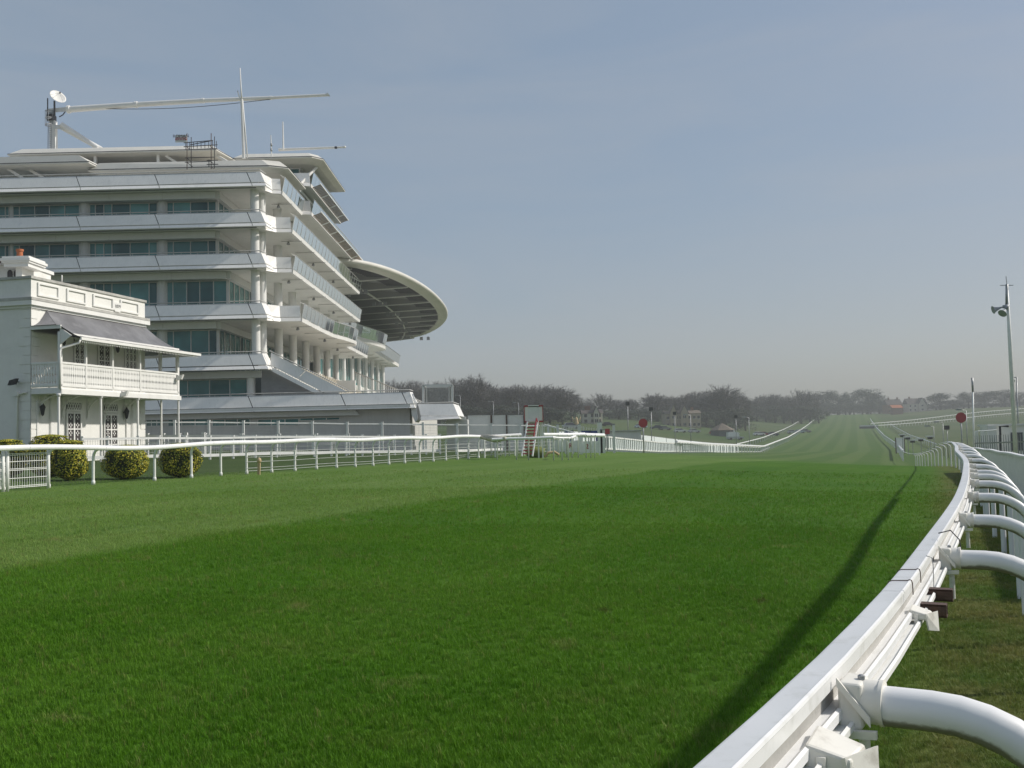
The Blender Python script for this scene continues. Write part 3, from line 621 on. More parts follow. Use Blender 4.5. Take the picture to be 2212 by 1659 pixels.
# ---- end-facade glazing, storey by storey (picture columns of each window)
YW = 82.0
def X_(x, z): # picture column at facade glazing depth -> X  (undo the roll at that height)
    y = 829.5 - (z - 6.0) * 2100 / 82 ; return at(x, 953 - (z - EYE) * 2100 / 82, YW).x
SPANS = {1: [(60, 170), (196, 339), (356, 536)], 2: [(28, 172), (194, 340), (361, 469)], 3: [(28, 172), (194, 340), (361, 490)], 4: [(28, 172), (194, 340), (361, 467)], 0: []}
STO = [(1, 0), (2, 1), (3, 2), (4, 3), (5, 4)]
WIN = {1: [(-30, 20), (30, 172), (194, 340), (361, 469)], 2: [(-30, 20), (30, 172), (194, 340), (361, 490)], 3: [(-30, 20), (28, 172), (194, 340), (361, 467)], 4: [(-30, 20), (28, 172), (194, 340), (361, 467)], 0: [(196, 340), (362, 537)]}
for lv in range(5):      # storey between deck lv and deck lv+1
    z0 = ZR[lv] - 1.1; zc = ZR[lv + 1] - 1.50; zf = zc - .60
    zm = (z0 + zf) / 2
    xr_ = X_(WIN[lv][-1][1] + 6, zf)
    # fascia beam under the deck edge
    fx = xr_ if lv else -20.9
    for j in range(7):
        a = lerp(XL, fx, j / 7) + .01; b_ = lerp(XL, fx, (j + 1) / 7) - .01
        MB().box(a, b_, YF + 1.0, YF + 1.2, zf, zc - .02).build('fascia_panel', 'fascia', gs)
    MB().box(XL, fx, YF + 1.2, YF + 2.2, zf + .05, zf + .12).build('ceiling_edge', 'soffit', gs)
    # the room behind, one dark interior per storey
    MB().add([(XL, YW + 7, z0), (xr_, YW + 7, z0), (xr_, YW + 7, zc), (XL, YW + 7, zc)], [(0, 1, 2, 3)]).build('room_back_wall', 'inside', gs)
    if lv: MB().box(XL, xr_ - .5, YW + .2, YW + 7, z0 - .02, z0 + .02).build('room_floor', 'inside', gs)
    for (a, b_) in WIN[lv]:
        xa, xb = X_(a, zm), X_(b_, zm); wdt = xb - xa
        cutp = [0, .13, .48, .84, 1] if wdt < 4.6 else [0, .10, .33, .55, .78, 1]
        if (a, b_) == (194, 340): cutp = [0, .085, .21, .33, .60, .88, 1]
        if lv == 0: cutp = [0, .25, .52, .77, 1]
        for j in range(len(cutp) - 1):
            pa, pb = lerp(xa, xb, cutp[j]) + .04, lerp(xa, xb, cutp[j + 1]) - .04
            MB().box(pa, pb, YW, YW + .03, z0 + .05, zf + .0).build('window_pane', rnd.choice(('glassdark', 'glassdark', 'glassdeep', 'glasspale')), gs)
        for c_ in cutp: MB().box(lerp(xa, xb, c_) - .035, lerp(xa, xb, c_) + .035, YW - .05, YW + .06, z0, zf).build('mullion', 'frame', gs)
        MB().box(xa, xb, YW - .06, YW + .07, zf - .07, zf).build('transom', 'frame', gs)
    # round piers between the windows
    for a, b_ in ((20, 30), (172, 194), (340, 361)):
        xa, xb = X_(a, zm), X_(b_, zm); MB().lathe(((xa + xb) / 2, YW + .1, z0), [((xb - xa) / 2, 0), ((xb - xa) / 2, zf - z0 + .1)], 20).build('pier', 'fascia', gs, True, 50)
    # diagonal brace behind the left windows
    if lv >= 2:
        MB().beam((X_(45, zf), YW + .9, zf + .1), (X_(118, z0), YW + .9, z0 + .6), .5, .75).build('diagonal_brace', 'fascia', gs)
    # side glazing receding along the long side
    if lv >= 1:
        k = YW + .1; xs_ = xr_ - .15
        MB().box(xs_ - .12, xs_ + .12, YW - .1, YW + .12, z0, zf).build('mullion', 'frame', gs)
        while k < YB - 2:
            MB().box(xs_ - .02, xs_ + .01, k + .06, k + 1.5, z0 + .1, zf).build('window_pane', 'glassdark', gs)
            MB().box(xs_ - .07, xs_ + .07, k + 1.5, k + 1.64, z0, zf).build('mullion', 'frame', gs); k += 1.64
        MB().box(xs_ - .05, xs_ + .45, YF + 1.2, YB, zf, zc - .02).build('fascia_panel', 'fascia', gs)
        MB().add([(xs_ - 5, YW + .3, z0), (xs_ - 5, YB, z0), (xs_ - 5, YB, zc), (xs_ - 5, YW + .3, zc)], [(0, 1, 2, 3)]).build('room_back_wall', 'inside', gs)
    else:
        MB().lathe((X_(546, zm), YW - .5, z0), [(.36, 0), (.36, zf - z0 + .6)], 20).build('column', 'white', gs, True, 50)
# ---- raking terrace wall from deck 2 down to deck 1, its louvre panel and the stepped terrace behind
ya = YF + .1
tA, tB = Vector((-20.05, ya + .2, 9.0)), Vector((-13.5, ya + .2, 5.5))
def rake(P, name): MB().prism([(x, ya + .75 - (9 - z) * .2, z) for x, z in P], (0, .06, 0)).build(name, 'panel', gs)
rake([(-20.05, 9.0), (-20.05, 7.95), (-17.8, 6.75), (-17.1, 7.42)], 'balustrade_panel'); rake([(-17.06, 7.40), (-17.76, 6.73), (-15.47, 5.5), (-13.5, 5.5)], 'balustrade_panel')
rake([(-20.05, 7.86), (-20.05, 7.5), (-16.31, 5.5), (-15.64, 5.5)], 'edge_strip')
railtube([tA + Vector((0, .1, .14)), tB + Vector((0, .1, .14))], .045)
z = 4.6
while z < 7.4:
    xe_ = min(-16.0, -20.05 + (7.5 - z) / .535)
    MB().slab((-20.95, ya + 1.0, z), (xe_, ya + 1.0, z), (xe_, ya + 1.03, z + .10), (-20.95, ya + 1.03, z + .10), (0, .04, .0)).build('louvre_slat', 'louvre', gs); z += .125
MB().box(-20.98, -14.5, ya + 1.1, ya + 1.15, 4.4, 5.8).build('louvre_back', 'grey', gs); MB().prism([(-20.98, ya + 1.1, 5.8), (-17.0, ya + 1.1, 5.8), (-20.2, ya + 1.1, 7.6), (-20.98, ya + 1.1, 7.6)], (0, .05, 0)).build('louvre_back', 'grey', gs)
for j in range(12):
    xa = -21.0 + j * .6; zt_ = 7.9 - j * .32
    MB().box(xa, xa + .62, YF + 1.3, 117, zt_ - .6, zt_).build('terrace_step', 'soffit', gs)
q = MB()
for j in range(11):
    xa = -20.5 + j * .6; zt_ = 7.9 - j * .32
    for k in range(34): q.box(xa, xa + .42, YF + 1.7 + k * 1.0, YF + 2.15 + k * 1.0, zt_ + .3, zt_ + .36).box(xa, xa + .06, YF + 1.7 + k, YF + 2.15 + k, zt_ + .36, zt_ + .75)
tag(q.build('terrace_seats', 'seat', gs), kind='stuff')
MB().box(at(727, 830, 99.2).x, at(767, 830, 99.2).x, 99.2, 99.6, 4.0, at(745, 822, 99.2).z).build('terrace_wall', 'soffit', gs)
MB().box(-13.4, -13.1, 100, 118, 4, 6.3).build('terrace_wall', 'soffit', gs)
# ---- ground storey wall below deck 1, its fascia, low windows
zb1 = ZR[0] - 1.5; XR1 = at(885, 870, 80).x
MB().box(XL, XR1 - .1, YF + .9, YF + 30, -.5, zb1 - .01).build('ground_storey_wall', 'wall', gs)
MB().box(XL, XR1 + .1, YF - .38, YF + 39, zb1, zb1 + .3).build('floor_slab', 'soffit', gs)
fe = at(765, 880, 80).x
for j in range(8):
    a = lerp(XL, fe, j / 8) + .01; b_ = lerp(XL, fe, (j + 1) / 8) - .01
    if j < 7: MB().box(a, b_, YF + .35, YF + .6, zb1 - .47, zb1 - .02).build('fascia_panel', 'fascia', gs)
    else: MB().hexa([(a, YF + .35, zb1 - .47), (b_ + .35, YF + .35, zb1 - .47), (b_ + .35, YF + .6, zb1 - .47), (a, YF + .6, zb1 - .47)], [(a, YF + .35, zb1 - .02), (b_, YF + .35, zb1 - .02), (b_, YF + .6, zb1 - .02), (a, YF + .6, zb1 - .02)]).build('fascia_panel', 'fascia', gs)
for (a, b_, u, v) in ((316, 350, 905, 920), (363, 451, 905, 920), (459, 540, 905, 920), (557, 645, 905, 919), (648, 734, 902, 908)):
    p0, p1 = at(a, v, 80.85), at(b_, u, 80.85)
    MB().box(p0.x, p1.x, YF + .84, YF + .88, p0.z, p1.z).build('window_pane', 'glassdark', gs)
    MB().box(p0.x - .05, p1.x + .05, YF + .82, YF + .9, p1.z, p1.z + .06).build('transom', 'frame', gs); MB().box(p0.x - .05, p1.x + .05, YF + .82, YF + .9, p0.z - .06, p0.z).build('window_sill', 'frame', gs)
    k = p0.x
    while k <= p1.x + .01: MB().box(k - .04, k + .04, YF + .82, YF + .9, p0.z, p1.z).build('mullion', 'frame', gs); k += (p1.x - p0.x) / 3
# ---- projecting end piece: raking white bracket, small balcony with a glazed screen
p = lambda x, y, Y=80.: at(x, y, Y)
MB().prism([p(886, 852), p(899, 872), p(903, 905), p(897, 912), p(889, 895)], (0, 3, 0)).build('corner_bracket', 'white', gs)
MB().prism([p(891, 869, 80.4), p(925, 872, 80.4), p(925, 905, 80.4), p(900, 908, 80.4), p(896, 895, 80.4)], (0, 2.4, 0)).build('stair_side', 'white', gs)
a, b_, c_, d_ = p(909, 898, 79.7), p(990, 898, 79.7), p(979, 872, 80.1), p(903, 873, 80.1)
panel(a, b_, c_, d_, .06); panel(p(909, 908, 79.5), p(993, 904, 79.5), p(990, 899, 79.65), p(909, 899, 79.65), .06, 'edge_strip')
panel(b_, b_ + Vector((.25, 5, .0)), c_ + Vector((.2, 5, 0)), c_, .06)
MB().box(p(906, 900).x, p(991, 900).x, 80.1, 85, p(906, 906).z, p(906, 900).z).build('floor_slab', 'soffit', gs)
railtube([p(900, 871, 80.2), p(979, 869, 80.2), p(979, 869, 80.2) + Vector((.2, 4.8, 0))], .05)
for (x0, y0, x1, y1) in ((914, 833, 914, 870), (920, 836, 920, 870), (977, 832, 977, 870), (971, 835, 971, 870)):
    MB().beam(p(x0, y0, 80.6 if x0 in (914, 977) else 81.6), p(x1, y1, 80.6 if x0 in (914, 977) else 81.6), .17).build('screen_post', 'white', gs)
MB().beam(p(914, 833, 80.6), p(977, 832, 80.6), .17).build('screen_rail', 'white', gs); MB().beam(p(920, 836, 81.6), p(971, 835, 81.6), .15).build('screen_rail', 'white', gs)
MB().beam(p(914, 833, 80.6), p(920, 836, 81.6), .07).build('screen_rail', 'white', gs); MB().beam(p(977, 832, 80.6), p(971, 835, 81.6), .07).build('screen_rail', 'white', gs)
MB().slab(p(921, 870, 81.62), p(970, 870, 81.62), p(970, 836, 81.62), p(921, 837, 81.62), (0, .02, 0)).build('glass_panel', 'glassclear', gs)
for s_ in ((914, 920), (977, 971)):
    MB().slab(p(s_[0], 870, 80.62), p(s_[1], 870, 81.58), p(s_[1], 837, 81.58), p(s_[0], 834, 80.62), (.02, 0, 0)).build('glass_panel', 'glassclear', gs)
# stair rails behind the deck-1 parapet, descending to the small balcony
q0, q1 = at(766, 803, 112), at(860, 842, 100)
railtube([q0, q1], .06)
for j in range(26):
    a = q0 + (q1 - q0) * (j / 25); MB().beam(a, a - Vector((0, 0, 1.25)), .08, .05).build('baluster', 'white', gs)
r0, r1 = at(890, 858, 82.5), at(912, 868, 82.5)
railtube([r0, r1], .04)
for j in range(7): a = r0 + (r1 - r0) * (j / 6); MB().beam(a, a - Vector((0, 0, .9)), .06).build('baluster', 'white', gs)
# ---- slab roofs: thin sharp edge, soffit rising inwards
def roof(P, inset, th, zlift, groove=True):
    """P: plan corners (x,y) of the sharp edge at height z; soffit falls back to an inset plan th lower"""
    xs_ = sum(q[0] for q in P) / len(P); ys_ = sum(q[1] for q in P) / len(P)
    z = zlift; top = [(q[0], q[1], z + .12) for q in P]; edge = [(q[0], q[1], z) for q in P]
    def ins(q): dx, dy = xs_ - q[0], ys_ - q[1]; l = math.hypot(dx, dy); return (q[0] + dx / l * inset, q[1] + dy / l * inset)
    crown = [(*ins(q), z + .78) for q in P]
    low = [(*ins(q), z - th) for q in P]
    mb = MB(); n_ = len(P); mb.v = crown + top + edge + low
    mb.f = [tuple(range(n_))] + [(i + a * n_, (i + 1) % n_ + a * n_, (i + 1) % n_ + (a + 1) * n_, i + (a + 1) * n_) for a in range(3) for i in range(n_)] + [tuple(range(3 * n_, 4 * n_))[::-1]]
    r_ = mb.build('roof_slab', 'roof', gs)
    if groove: MB().tube([(q[0] , q[1], z + .13) for q in P] + [(P[0][0], P[0][1], z + .13)], .035, 5).build('roof_groove', 'dark', gs)  # dark tube added to draw the thin groove in the fascia
    return r_
roof([(-36.5, 83.6), (-20.7, 83.6), (-19.2, 84.4), (-19.2, 91.5), (-36.5, 91.5)], .9, .25, 25.5)
roof([(-56, 82.6), (-36.0, 82.6), (-35.4, 87.5), (-56, 87.5)], 1.0, .12, 25.95)
roof([(-45.6, 87.6), (-26.5, 87.6), (-25.6, 92), (-25.6, 110), (-45.6, 110)], 1.2, .10, 28.3)
roof([(-26.6, 93), (-18.9, 93), (-17.95, 94), (-17.95, 106.4), (-26.6, 106.4)], 1.2, .3, 29.0)
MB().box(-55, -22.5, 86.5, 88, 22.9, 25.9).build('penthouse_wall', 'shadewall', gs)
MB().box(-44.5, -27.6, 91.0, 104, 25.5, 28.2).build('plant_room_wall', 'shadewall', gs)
MB().box(-25.5, -21, 96, 104, 25.5, 29.2).build('plant_room_wall', 'wall', gs)
for (xa, xb) in ((-55, -46), (-45, -40.2), (-39.6, -37.3)): MB().box(xa, xb, 86.35, 86.42, 23.2, 25.6).build('window_pane', 'glassdark', gs)
for xa in (-46, -45.0, -40.2, -39.6, -37.3, -42.5): MB().box(xa - .08, xa + .08, 86.28, 86.46, 23, 25.8).build('mullion', 'frame', gs)
for (a, b_) in (((-41.2, 86.1, 25.7), (-44.3, 86.1, 23.9)), ((-42.2, 83.9, 26.1), (-39.0, 84.6, 24.2)), ((-43.5, 83.6, 25.9), (-40.9, 83.6, 24.2)),
                ((-31.5, 88.6, 28.2), (-28.0, 88.6, 25.9)), ((-27.0, 89, 28.3), (-23.5, 87, 25.9)), ((-20.2, 92.6, 26.2), (-19.0, 95.5, 28.7)), ((-20.0, 92.8, 26.4), (-18.8, 95.5, 28.9))):
    MB().beam(a, b_, .22).build('roof_strut', 'white', gs)
for x_ in (-37.9, -32.1, -44): MB().beam((x_, 88.4, 25.9), (x_, 88.4, 28.4), .24).build('roof_post', 'white', gs)
for x_ in (-35.9, -35.4): MB().beam((x_, 84.5, 23.4), (x_, 84.5, 26.2), .16).build('roof_post', 'white', gs)
# ================================================================== FURTHER STAND with the curved canopy
ds = thing('canopy_stand', (-24, 125, 1), 'further grandstand with a great curved overhanging canopy and dark glass balcony', 'grandstand')
CZ = 22.55
rim = [(-21.5, 112.0), (-19.6, 112.9), (-17.1, 115), (-14.5, 121), (-12.5, 130), (-11.2, 140), (-10.5, 152), (-10.55, 162), (-11.4, 172), (-13.6, 184), (-17.0, 195), (-21, 202), (-26.7, 206.5)]
for _ in range(2):
    Q = [rim[0]]
    for a, b_ in zip(rim, rim[1:]): Q += [(a[0] * .75 + b_[0] * .25, a[1] * .75 + b_[1] * .25), (a[0] * .25 + b_[0] * .75, a[1] * .25 + b_[1] * .75)]
    rim = Q + [rim[-1]]
rim3 = [Vector((x, y, CZ)) for x, y in rim]
MB().sweep(rim3, [(-1.5, -.38), (-.25, -.30), (.12, -.12), (.16, .12), (0, .34), (-1.5, .5)]).build('canopy_rim', 'roof', ds, True, 60)
# roof deck: from the rim back to a straight spine
back = [Vector((-38, q.y, CZ + .9)) for q in rim3]
mb = MB(); k = len(rim3); inn = [q + Vector((-1.45, 0, .05)) for q in rim3]
mb.v = [tuple(q) for q in inn] + [tuple(q) for q in back]; mb.f = [(i, i + 1, k + i + 1, k + i) for i in range(k - 1)]
mb.v += [(x, y, z_ + .25) for x, y, z_ in mb.v]; mb.f += [(2 * k + i, 3 * k + i, 3 * k + i + 1, 2 * k + i + 1) for i in range(k - 1)]
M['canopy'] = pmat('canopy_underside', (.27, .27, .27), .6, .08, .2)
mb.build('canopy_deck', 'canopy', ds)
def rim_at(y):
    for a, b_ in zip(rim, rim[1:]):
        if a[1] <= y <= b_[1]: return lerp(a[0], b_[0], (y - a[1]) / max(1e-6, b_[1] - a[1]))
    return rim[-1][0]
y = 114.5; q = 0
while y < 203:
    xe_ = rim_at(y) - 1.2
    # tapering rib on the underside, springing from the back of the stand
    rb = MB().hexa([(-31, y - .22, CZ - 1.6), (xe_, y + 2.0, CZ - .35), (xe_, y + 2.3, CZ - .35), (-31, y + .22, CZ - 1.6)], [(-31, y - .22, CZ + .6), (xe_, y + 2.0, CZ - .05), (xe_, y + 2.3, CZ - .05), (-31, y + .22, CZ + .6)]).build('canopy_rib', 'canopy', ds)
    MB().beam((-31, y, CZ - 1.68), (xe_, y + 2.15, CZ - .40), .30, .12).build('rib_flange', 'fascia', rb)
    y += 7.6; q += 1
y = 116
while y < 200:
    xe_ = rim_at(y)
    MB().beam((xe_ - 1.6, y, CZ - .28), (xe_ - 4.4, y, CZ - .12), .22, .07).build('canopy_louvre', 'dark', ds); y += .62 + (y - 116) * .006
arc = [Vector((lerp(-28, rim_at(lerp(124, 196, t)), .55), lerp(124, 196, t), CZ - 1.1)) for t in [i / 24 for i in range(25)]]
MB().tube(arc, .13, 8).build('lighting_gantry', 'fascia', ds, True)
for i in (1, 5, 9, 13, 17, 21):
    a = arc[i]
    for s_ in (-.7, .2, .9):
        fl = MB().box(a.x + s_ - .25, a.x + s_ + .25, a.y - .2, a.y + .2, a.z - .75, a.z - .2).build('floodlight', 'steel', ds)
for s_ in (0, 1.4): MB().box(-18.6 + s_, -18.0 + s_, 198, 198.4, CZ - 1.0, CZ - .35).build('floodlight', 'steel', ds); 
# balcony deck with smoked glass, wavy in plan
BZ = 15.9
edge = [(-21.9, 119.5), (-21.8, 126), (-21.6, 133)] + smoothpts([(-21.2, 136), (-20.2, 141), (-19.4, 147), (-19.6, 151), (-21.4, 152.5)], 2) + [(-21.8, 153.5), (-21.9, 187)]
MB().prism([(x, y, BZ - .55) for x, y in edge] + [(-34, 187, BZ - .55), (-34, 119.5, BZ - .55)], (0, 0, .5)).build('floor_slab', 'soffit', ds)
MB().sweep([(x, y, BZ - .3) for x, y in edge], [(-.1, -.32), (.15, -.3), (.2, .3), (-.1, .32)]).build('edge_beam', 'white', ds)
for a, b_ in zip(edge, edge[1:]):
    l = math.hypot(b_[0] - a[0], b_[1] - a[1]); kk = max(1, int(l / 1.7))
    for j in range(kk):
        u = Vector((lerp(a[0], b_[0], j / kk), lerp(a[1], b_[1], j / kk), 0)); v = Vector((lerp(a[0], b_[0], (j + .97) / kk), lerp(a[1], b_[1], (j + .97) / kk), 0))
        MB().slab(u + Vector((.15, 0, BZ)), v + Vector((.15, 0, BZ)), v + Vector((.5, 0, BZ + 1.55)), u + Vector((.5, 0, BZ + 1.55)), (-.02, 0, 0)).build('glass_panel', 'glassdim', ds)
MB().tube([(x + .5, y, BZ + 1.6) for x, y in edge], .05, 6).build('handrail', 'rail', ds, True)
for y in range(122, 187, 6): MB().hexa([(-25, y - .15, BZ - 1.2), (-22.4, y - .15, BZ - .7), (-22.4, y + .15, BZ - .7), (-25, y + .15, BZ - 1.2)], [(-25, y - .15, BZ - .5), (-22.4, y - .15, BZ - .56), (-22.4, y + .15, BZ - .56), (-25, y + .15, BZ - .5)]).build('balcony_bracket', 'soffit', ds)
# body: back core, glazed front storeys with white columns
MB().box(-60, -31, 121.5, 204, -1, CZ - .5).build('core_wall', 'wall', ds)
MB().box(-31.2, -26.8, 186.2, 187, -1, CZ + .2).build('end_wall', 'grey', ds)
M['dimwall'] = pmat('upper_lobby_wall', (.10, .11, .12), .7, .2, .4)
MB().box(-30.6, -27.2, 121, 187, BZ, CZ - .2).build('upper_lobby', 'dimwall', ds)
for z0, z1 in ((2.0, 5.2), (6.0, 9.4), (10.2, 14.6)):
    MB().box(-29, -24.4, 121.5, 186, z1, z1 + .7).build('floor_slab', 'soffit', ds)
    MB().box(-30.9, -28, 122, 186, z0 - .1, z1).build('room', 'inside' if z1 < 12 else 'soffit', ds)
    y = 122
    while y < 184:
        MB().box(-24.85, -24.8, y + .1, y + 2.9, z0, z1).build('window_pane', 'glassdark', ds)
        MB().box(-24.95, -24.7, y - .1, y + .1, z0, z1).build('mullion', 'frame', ds); y += 3.05
for y in range(124, 187, 7): MB().lathe((-23.9, y, 1), [(.32, 0), (.32, BZ - 1.5)], 14).build('column', 'white', ds, True, 50)
for j in range(9):      # front steps of this stand
    MB().box(-24.6 + j * .9, -23.65 + j * .9, 121, 188, .8, 7.0 - j * .42).build('terrace_step', 'soffit', ds)
y = 121.5
while y < 170:
    MB().slab((-15.8, y, 4.2), (-15.8, y + 1.9, 4.2), (-15.6, y + 1.9, 5.5), (-15.6, y, 5.5), (-.02, 0, 0)).build('glass_panel', 'glassbal', ds); MB().beam((-15.8, y - .04, 3.6), (-15.6, y - .04, 5.6), .06).build('balustrade_standard', 'white', ds); y += 2

# ================================================================== ROOFTOP EQUIPMENT
# camera crane with dish, ladder cage and long boom
cr = thing('rooftop_crane', at(113, 322, 92), 'white rooftop camera crane with long telescopic boom and caged ladder', 'crane')
A = lambda x, y, Y=92.: at(x, y, Y)
MB().beam(A(116, 330), A(115, 262), .55, .5).build('mast', 'white', cr)
MB().hexa([A(107, 268, 91.7), A(115, 268, 91.7), A(115, 268, 92.3), A(107, 268, 92.3)], [A(106, 238, 91.7), A(116, 238, 91.7), A(116, 238, 92.3), A(106, 238, 92.3)]).build('mast_head', 'grey', cr)
MB().box(A(106, 254).x, A(119, 254).x, 91.4, 92.3, A(110, 262).z, A(110, 250).z).build('motor_box', 'dark', cr)
MB().hexa([A(101, 244, 91.8), A(144, 241, 91.8), A(144, 241, 92.4), A(101, 244, 92.4)], [A(101, 235, 91.8), A(146, 231, 91.8), A(146, 231, 92.4), A(101, 235, 92.4)]).build('boom_root', 'fascia', cr)
segs = [((148, 236.5), (294, 226), .30), ((294, 226), (438, 217.5), .25), ((438, 217.5), (585, 211.5), .20), ((585, 211.5), (709, 205), .15)]
for (a, b_, r_) in segs:
    s_ = MB().tube([A(*a), A(*b_)], [r_, r_ * .88], 10).build('boom_section', 'white', cr, True, 50)
    MB().tube([A(*a) - Vector((.12, 0, 0)), A(*a) + Vector((.14, 0, 0))], r_ * 1.25, 10).build('collar', 'white', s_, True, 50)
MB().tube([A(708, 205) , A(710, 203.5)], .22, 10).build('boom_head', 'white', cr, True, 50)
cab = [A(lerp(160, 690, t), lerp(233, 210, t) + 10 * math.sin(math.pi * min(1, t * 1.25)), 91.9) for t in [i / 20 for i in range(17)]]
MB().tube(cab, .03, 5).build('cable', 'dark', cr, True)
for dy in (-.35, .35): MB().tube([A(133, 272 + dy * 9, 92 + dy), A(215 + dy * 10, 321 + dy * 3, 92 + dy)], .24, 10).build('stay', 'white', cr, True, 50)
MB().hexa([A(118, 278, 91.6), A(142, 281, 91.6), A(142, 281, 92.4), A(118, 278, 92.4)], [A(118, 270, 91.6), A(134, 269, 91.6), A(134, 269, 92.4), A(118, 270, 92.4)]).build('stay_head', 'fascia', cr)
MB().tube([A(128, 252.5), A(136, 248), A(141, 241), A(143, 236)], .05, 6).build('hose', 'dark', cr, True)
lad = MB().beam(A(103.5, 325, 91.3), A(104.5, 240, 91.3), .05).build('ladder_stile', 'steel', cr)
MB().beam(A(110.5, 325, 91.3), A(111, 268, 91.3), .05).build('ladder_stile', 'steel', cr)
for j in range(14): MB().beam(A(103.5, 322 - j * 4, 91.3), A(110.8, 322 - j * 4, 91.3), .035).build('ladder_rung', 'steel', cr)
for yy in (238, 253, 267, 270):
    MB().tube([A(111, yy, 91.4), A(104, yy - .5, 91.1), A(98, yy, 90.9), A(97.5, yy + 1, 90.6), A(103, yy + 3, 90.5), A(111, yy + 2, 90.7)], .035, 5).build('cage_hoop', 'steel', cr)
for xx in (97.8, 100.5, 104.5): MB().beam(A(xx, 238, 90.8), A(xx, 271, 90.8), .035).build('cage_bar', 'steel', cr)
MB().beam(A(103, 262, 91.2), A(103, 212, 91.2), .08).build('whip_aerial', 'dark', cr)
sd = thing('satellite_dish', A(118, 238), 'round white satellite dish on a dark stub mast above the crane', 'satellite dish')
MB().beam(A(118, 250, 91.6), A(117.5, 218, 91.6), .13).build('mast', 'dark', sd)
cen = A(123.5, 211.5, 91.4); ax = Vector((.62, -.55, .48)).normalized(); t1 = ax.cross(Vector((0, 0, 1))).normalized(); t2 = t1.cross(ax)
mb = MB(); nr_ = 7; ns = 24
for i in range(nr_ + 1):
    r_ = .76 * i / nr_
    for j in range(ns): a = 2 * math.pi * j / ns; mb.v.append(tuple(cen + t1 * r_ * math.cos(a) + t2 * r_ * math.sin(a) + ax * (.22 * (i / nr_) ** 2)))
for i in range(nr_):
    for j in range(ns): mb.f.append((i * ns + j, i * ns + (j + 1) % ns, (i + 1) * ns + (j + 1) % ns, (i + 1) * ns + j))
kk = len(mb.v); mb.v += [tuple(Vector(q) - ax * .03) for q in mb.v]; mb.f += [tuple(kk + i for i in f[::-1]) for f in mb.f[:]]; mb.f += [(nr_ * ns + j, nr_ * ns + (j + 1) % ns, kk + nr_ * ns + (j + 1) % ns, kk + nr_ * ns + j) for j in range(ns)]
mb.build('reflector', 'white', sd, True)
fd = MB().beam(cen + ax * .62, cen + ax * .78, .1).build('feed_horn', 'dark', sd)
for j in range(3): a = 2.1 * j; MB().beam(cen + t1 * .7 * math.cos(a) + t2 * .7 * math.sin(a) + ax * .2, cen + ax * .66, .018).build('feed_arm', 'steel', sd)
# masts and aerials
def mast(name, label, base, top, r0, r1, extra=None):
    o = thing(name, base, label, 'mast')
    MB().tube([base, (base + top) / 2, top], [r0, (r0 + r1) / 2, r1], 8).build('pole', 'white', o, True, 60)
    return o
o = mast('flag_mast', 'tallest white mast on the grandstand roof, with a leaning brace', A(527, 342, 86), A(522, 215, 86), .16, .12)
MB().tube([A(522, 218, 86), A(520.5, 190, 86), A(518.5, 147, 86)], [.09, .06, .04], 8).build('top_spar', 'white', o, True)
MB().tube([A(534.5, 341, 86), A(524, 216, 86)], .06, 6).build('brace', 'white', o, True); MB().tube([A(513, 196, 86), A(521, 222, 86)], .05, 6).build('brace', 'white', o, True)
mast('roof_aerial', 'short thin white aerial just right of the tall roof mast', A(586.5, 339, 86), A(585, 292, 86), .06, .035)
for yy in (313, 324): MB().lathe(A(586, yy, 86), [(.1, -.12), (.1, .12)], 8).build('insulator', 'steel', bpy.data.objects['roof_aerial'], True)
mast('roof_whip', 'plain white whip aerial on the far roof slab', A(612, 323, 96), A(611, 263, 96), .09, .05)
o = thing('roof_boom', A(620, 322, 97), 'thin white boom jutting sideways from the far roof slab', 'boom')
MB().tube([A(602, 323.5, 97), A(744, 317.8, 97)], [.16, .10], 8).build('arm', 'white', o, True, 50); MB().tube([A(743.5, 319.5, 97), A(745, 315.5, 97)], .13, 8).build('tip', 'white', o, True); MB().beam(A(723, 319, 96.9), A(728, 318.8, 96.9), .2).build('clamp', 'dark', o)
# scaffold tower
sc_ = thing('scaffold_tower', A(415, 365, 81.5), 'dark tubular scaffold tower standing on the top deck', 'scaffold')
SX = lambda x, y, Y: at(363.9 + x / 16.58, 279 + y / 16.58, Y)
for (x0, y0, y1, Y) in ((665, 1440, 150, 81.2), (815, 1400, 285, 82.4), (1530, 1430, 150, 81.2), (1650, 1410, 265, 82.4), (1450, 1360, 1090, 81.2)):
    MB().tube([SX(x0, y0, Y), SX(x0, y1, Y)], .035, 6).build('standard', 'dark' if y1 > 140 and y0 < 1420 else 'rust', sc_, True)
for (x0, y0, x1, y1, Y) in ((550, 490, 1560, 405, 81.15), (545, 628, 1760, 560, 81.15), (690, 740, 1750, 690, 82.3), (590, 1030, 1660, 1000, 81.15), (590, 1185, 1540, 1150, 81.15), (1370, 1120, 1770, 1112, 81.15), (1370, 1265, 1780, 1255, 81.15), (780, 560, 1600, 405, 82.3)):
    MB().tube([SX(x0, y0, Y), SX(x1, y1, Y)], .035, 6).build('ledger', 'dark', sc_, True)
for y0, y1, Y, s_ in ((490, 620, 81.1, 0), (610, 715, 82.25, 10)):
    for j in range(9): x0 = 620 + j * 137; MB().beam(SX(x0, y0 - j * 9, Y), SX(x0, y1 - j * 7, Y), .04).build('ladder_rung', 'dark', sc_)
for (x0, y0, x1, y1) in ((665, 640, 790, 740), (665, 1040, 800, 1150), (665, 1190, 870, 1350), (1530, 1160, 1640, 1280), (1530, 1330, 1610, 1420), (1500, 600, 1650, 740)):
    MB().tube([SX(x0, y0, 81.2), SX(x1, y1, 82.3)], .03, 6).build('brace', 'dark', sc_, True)
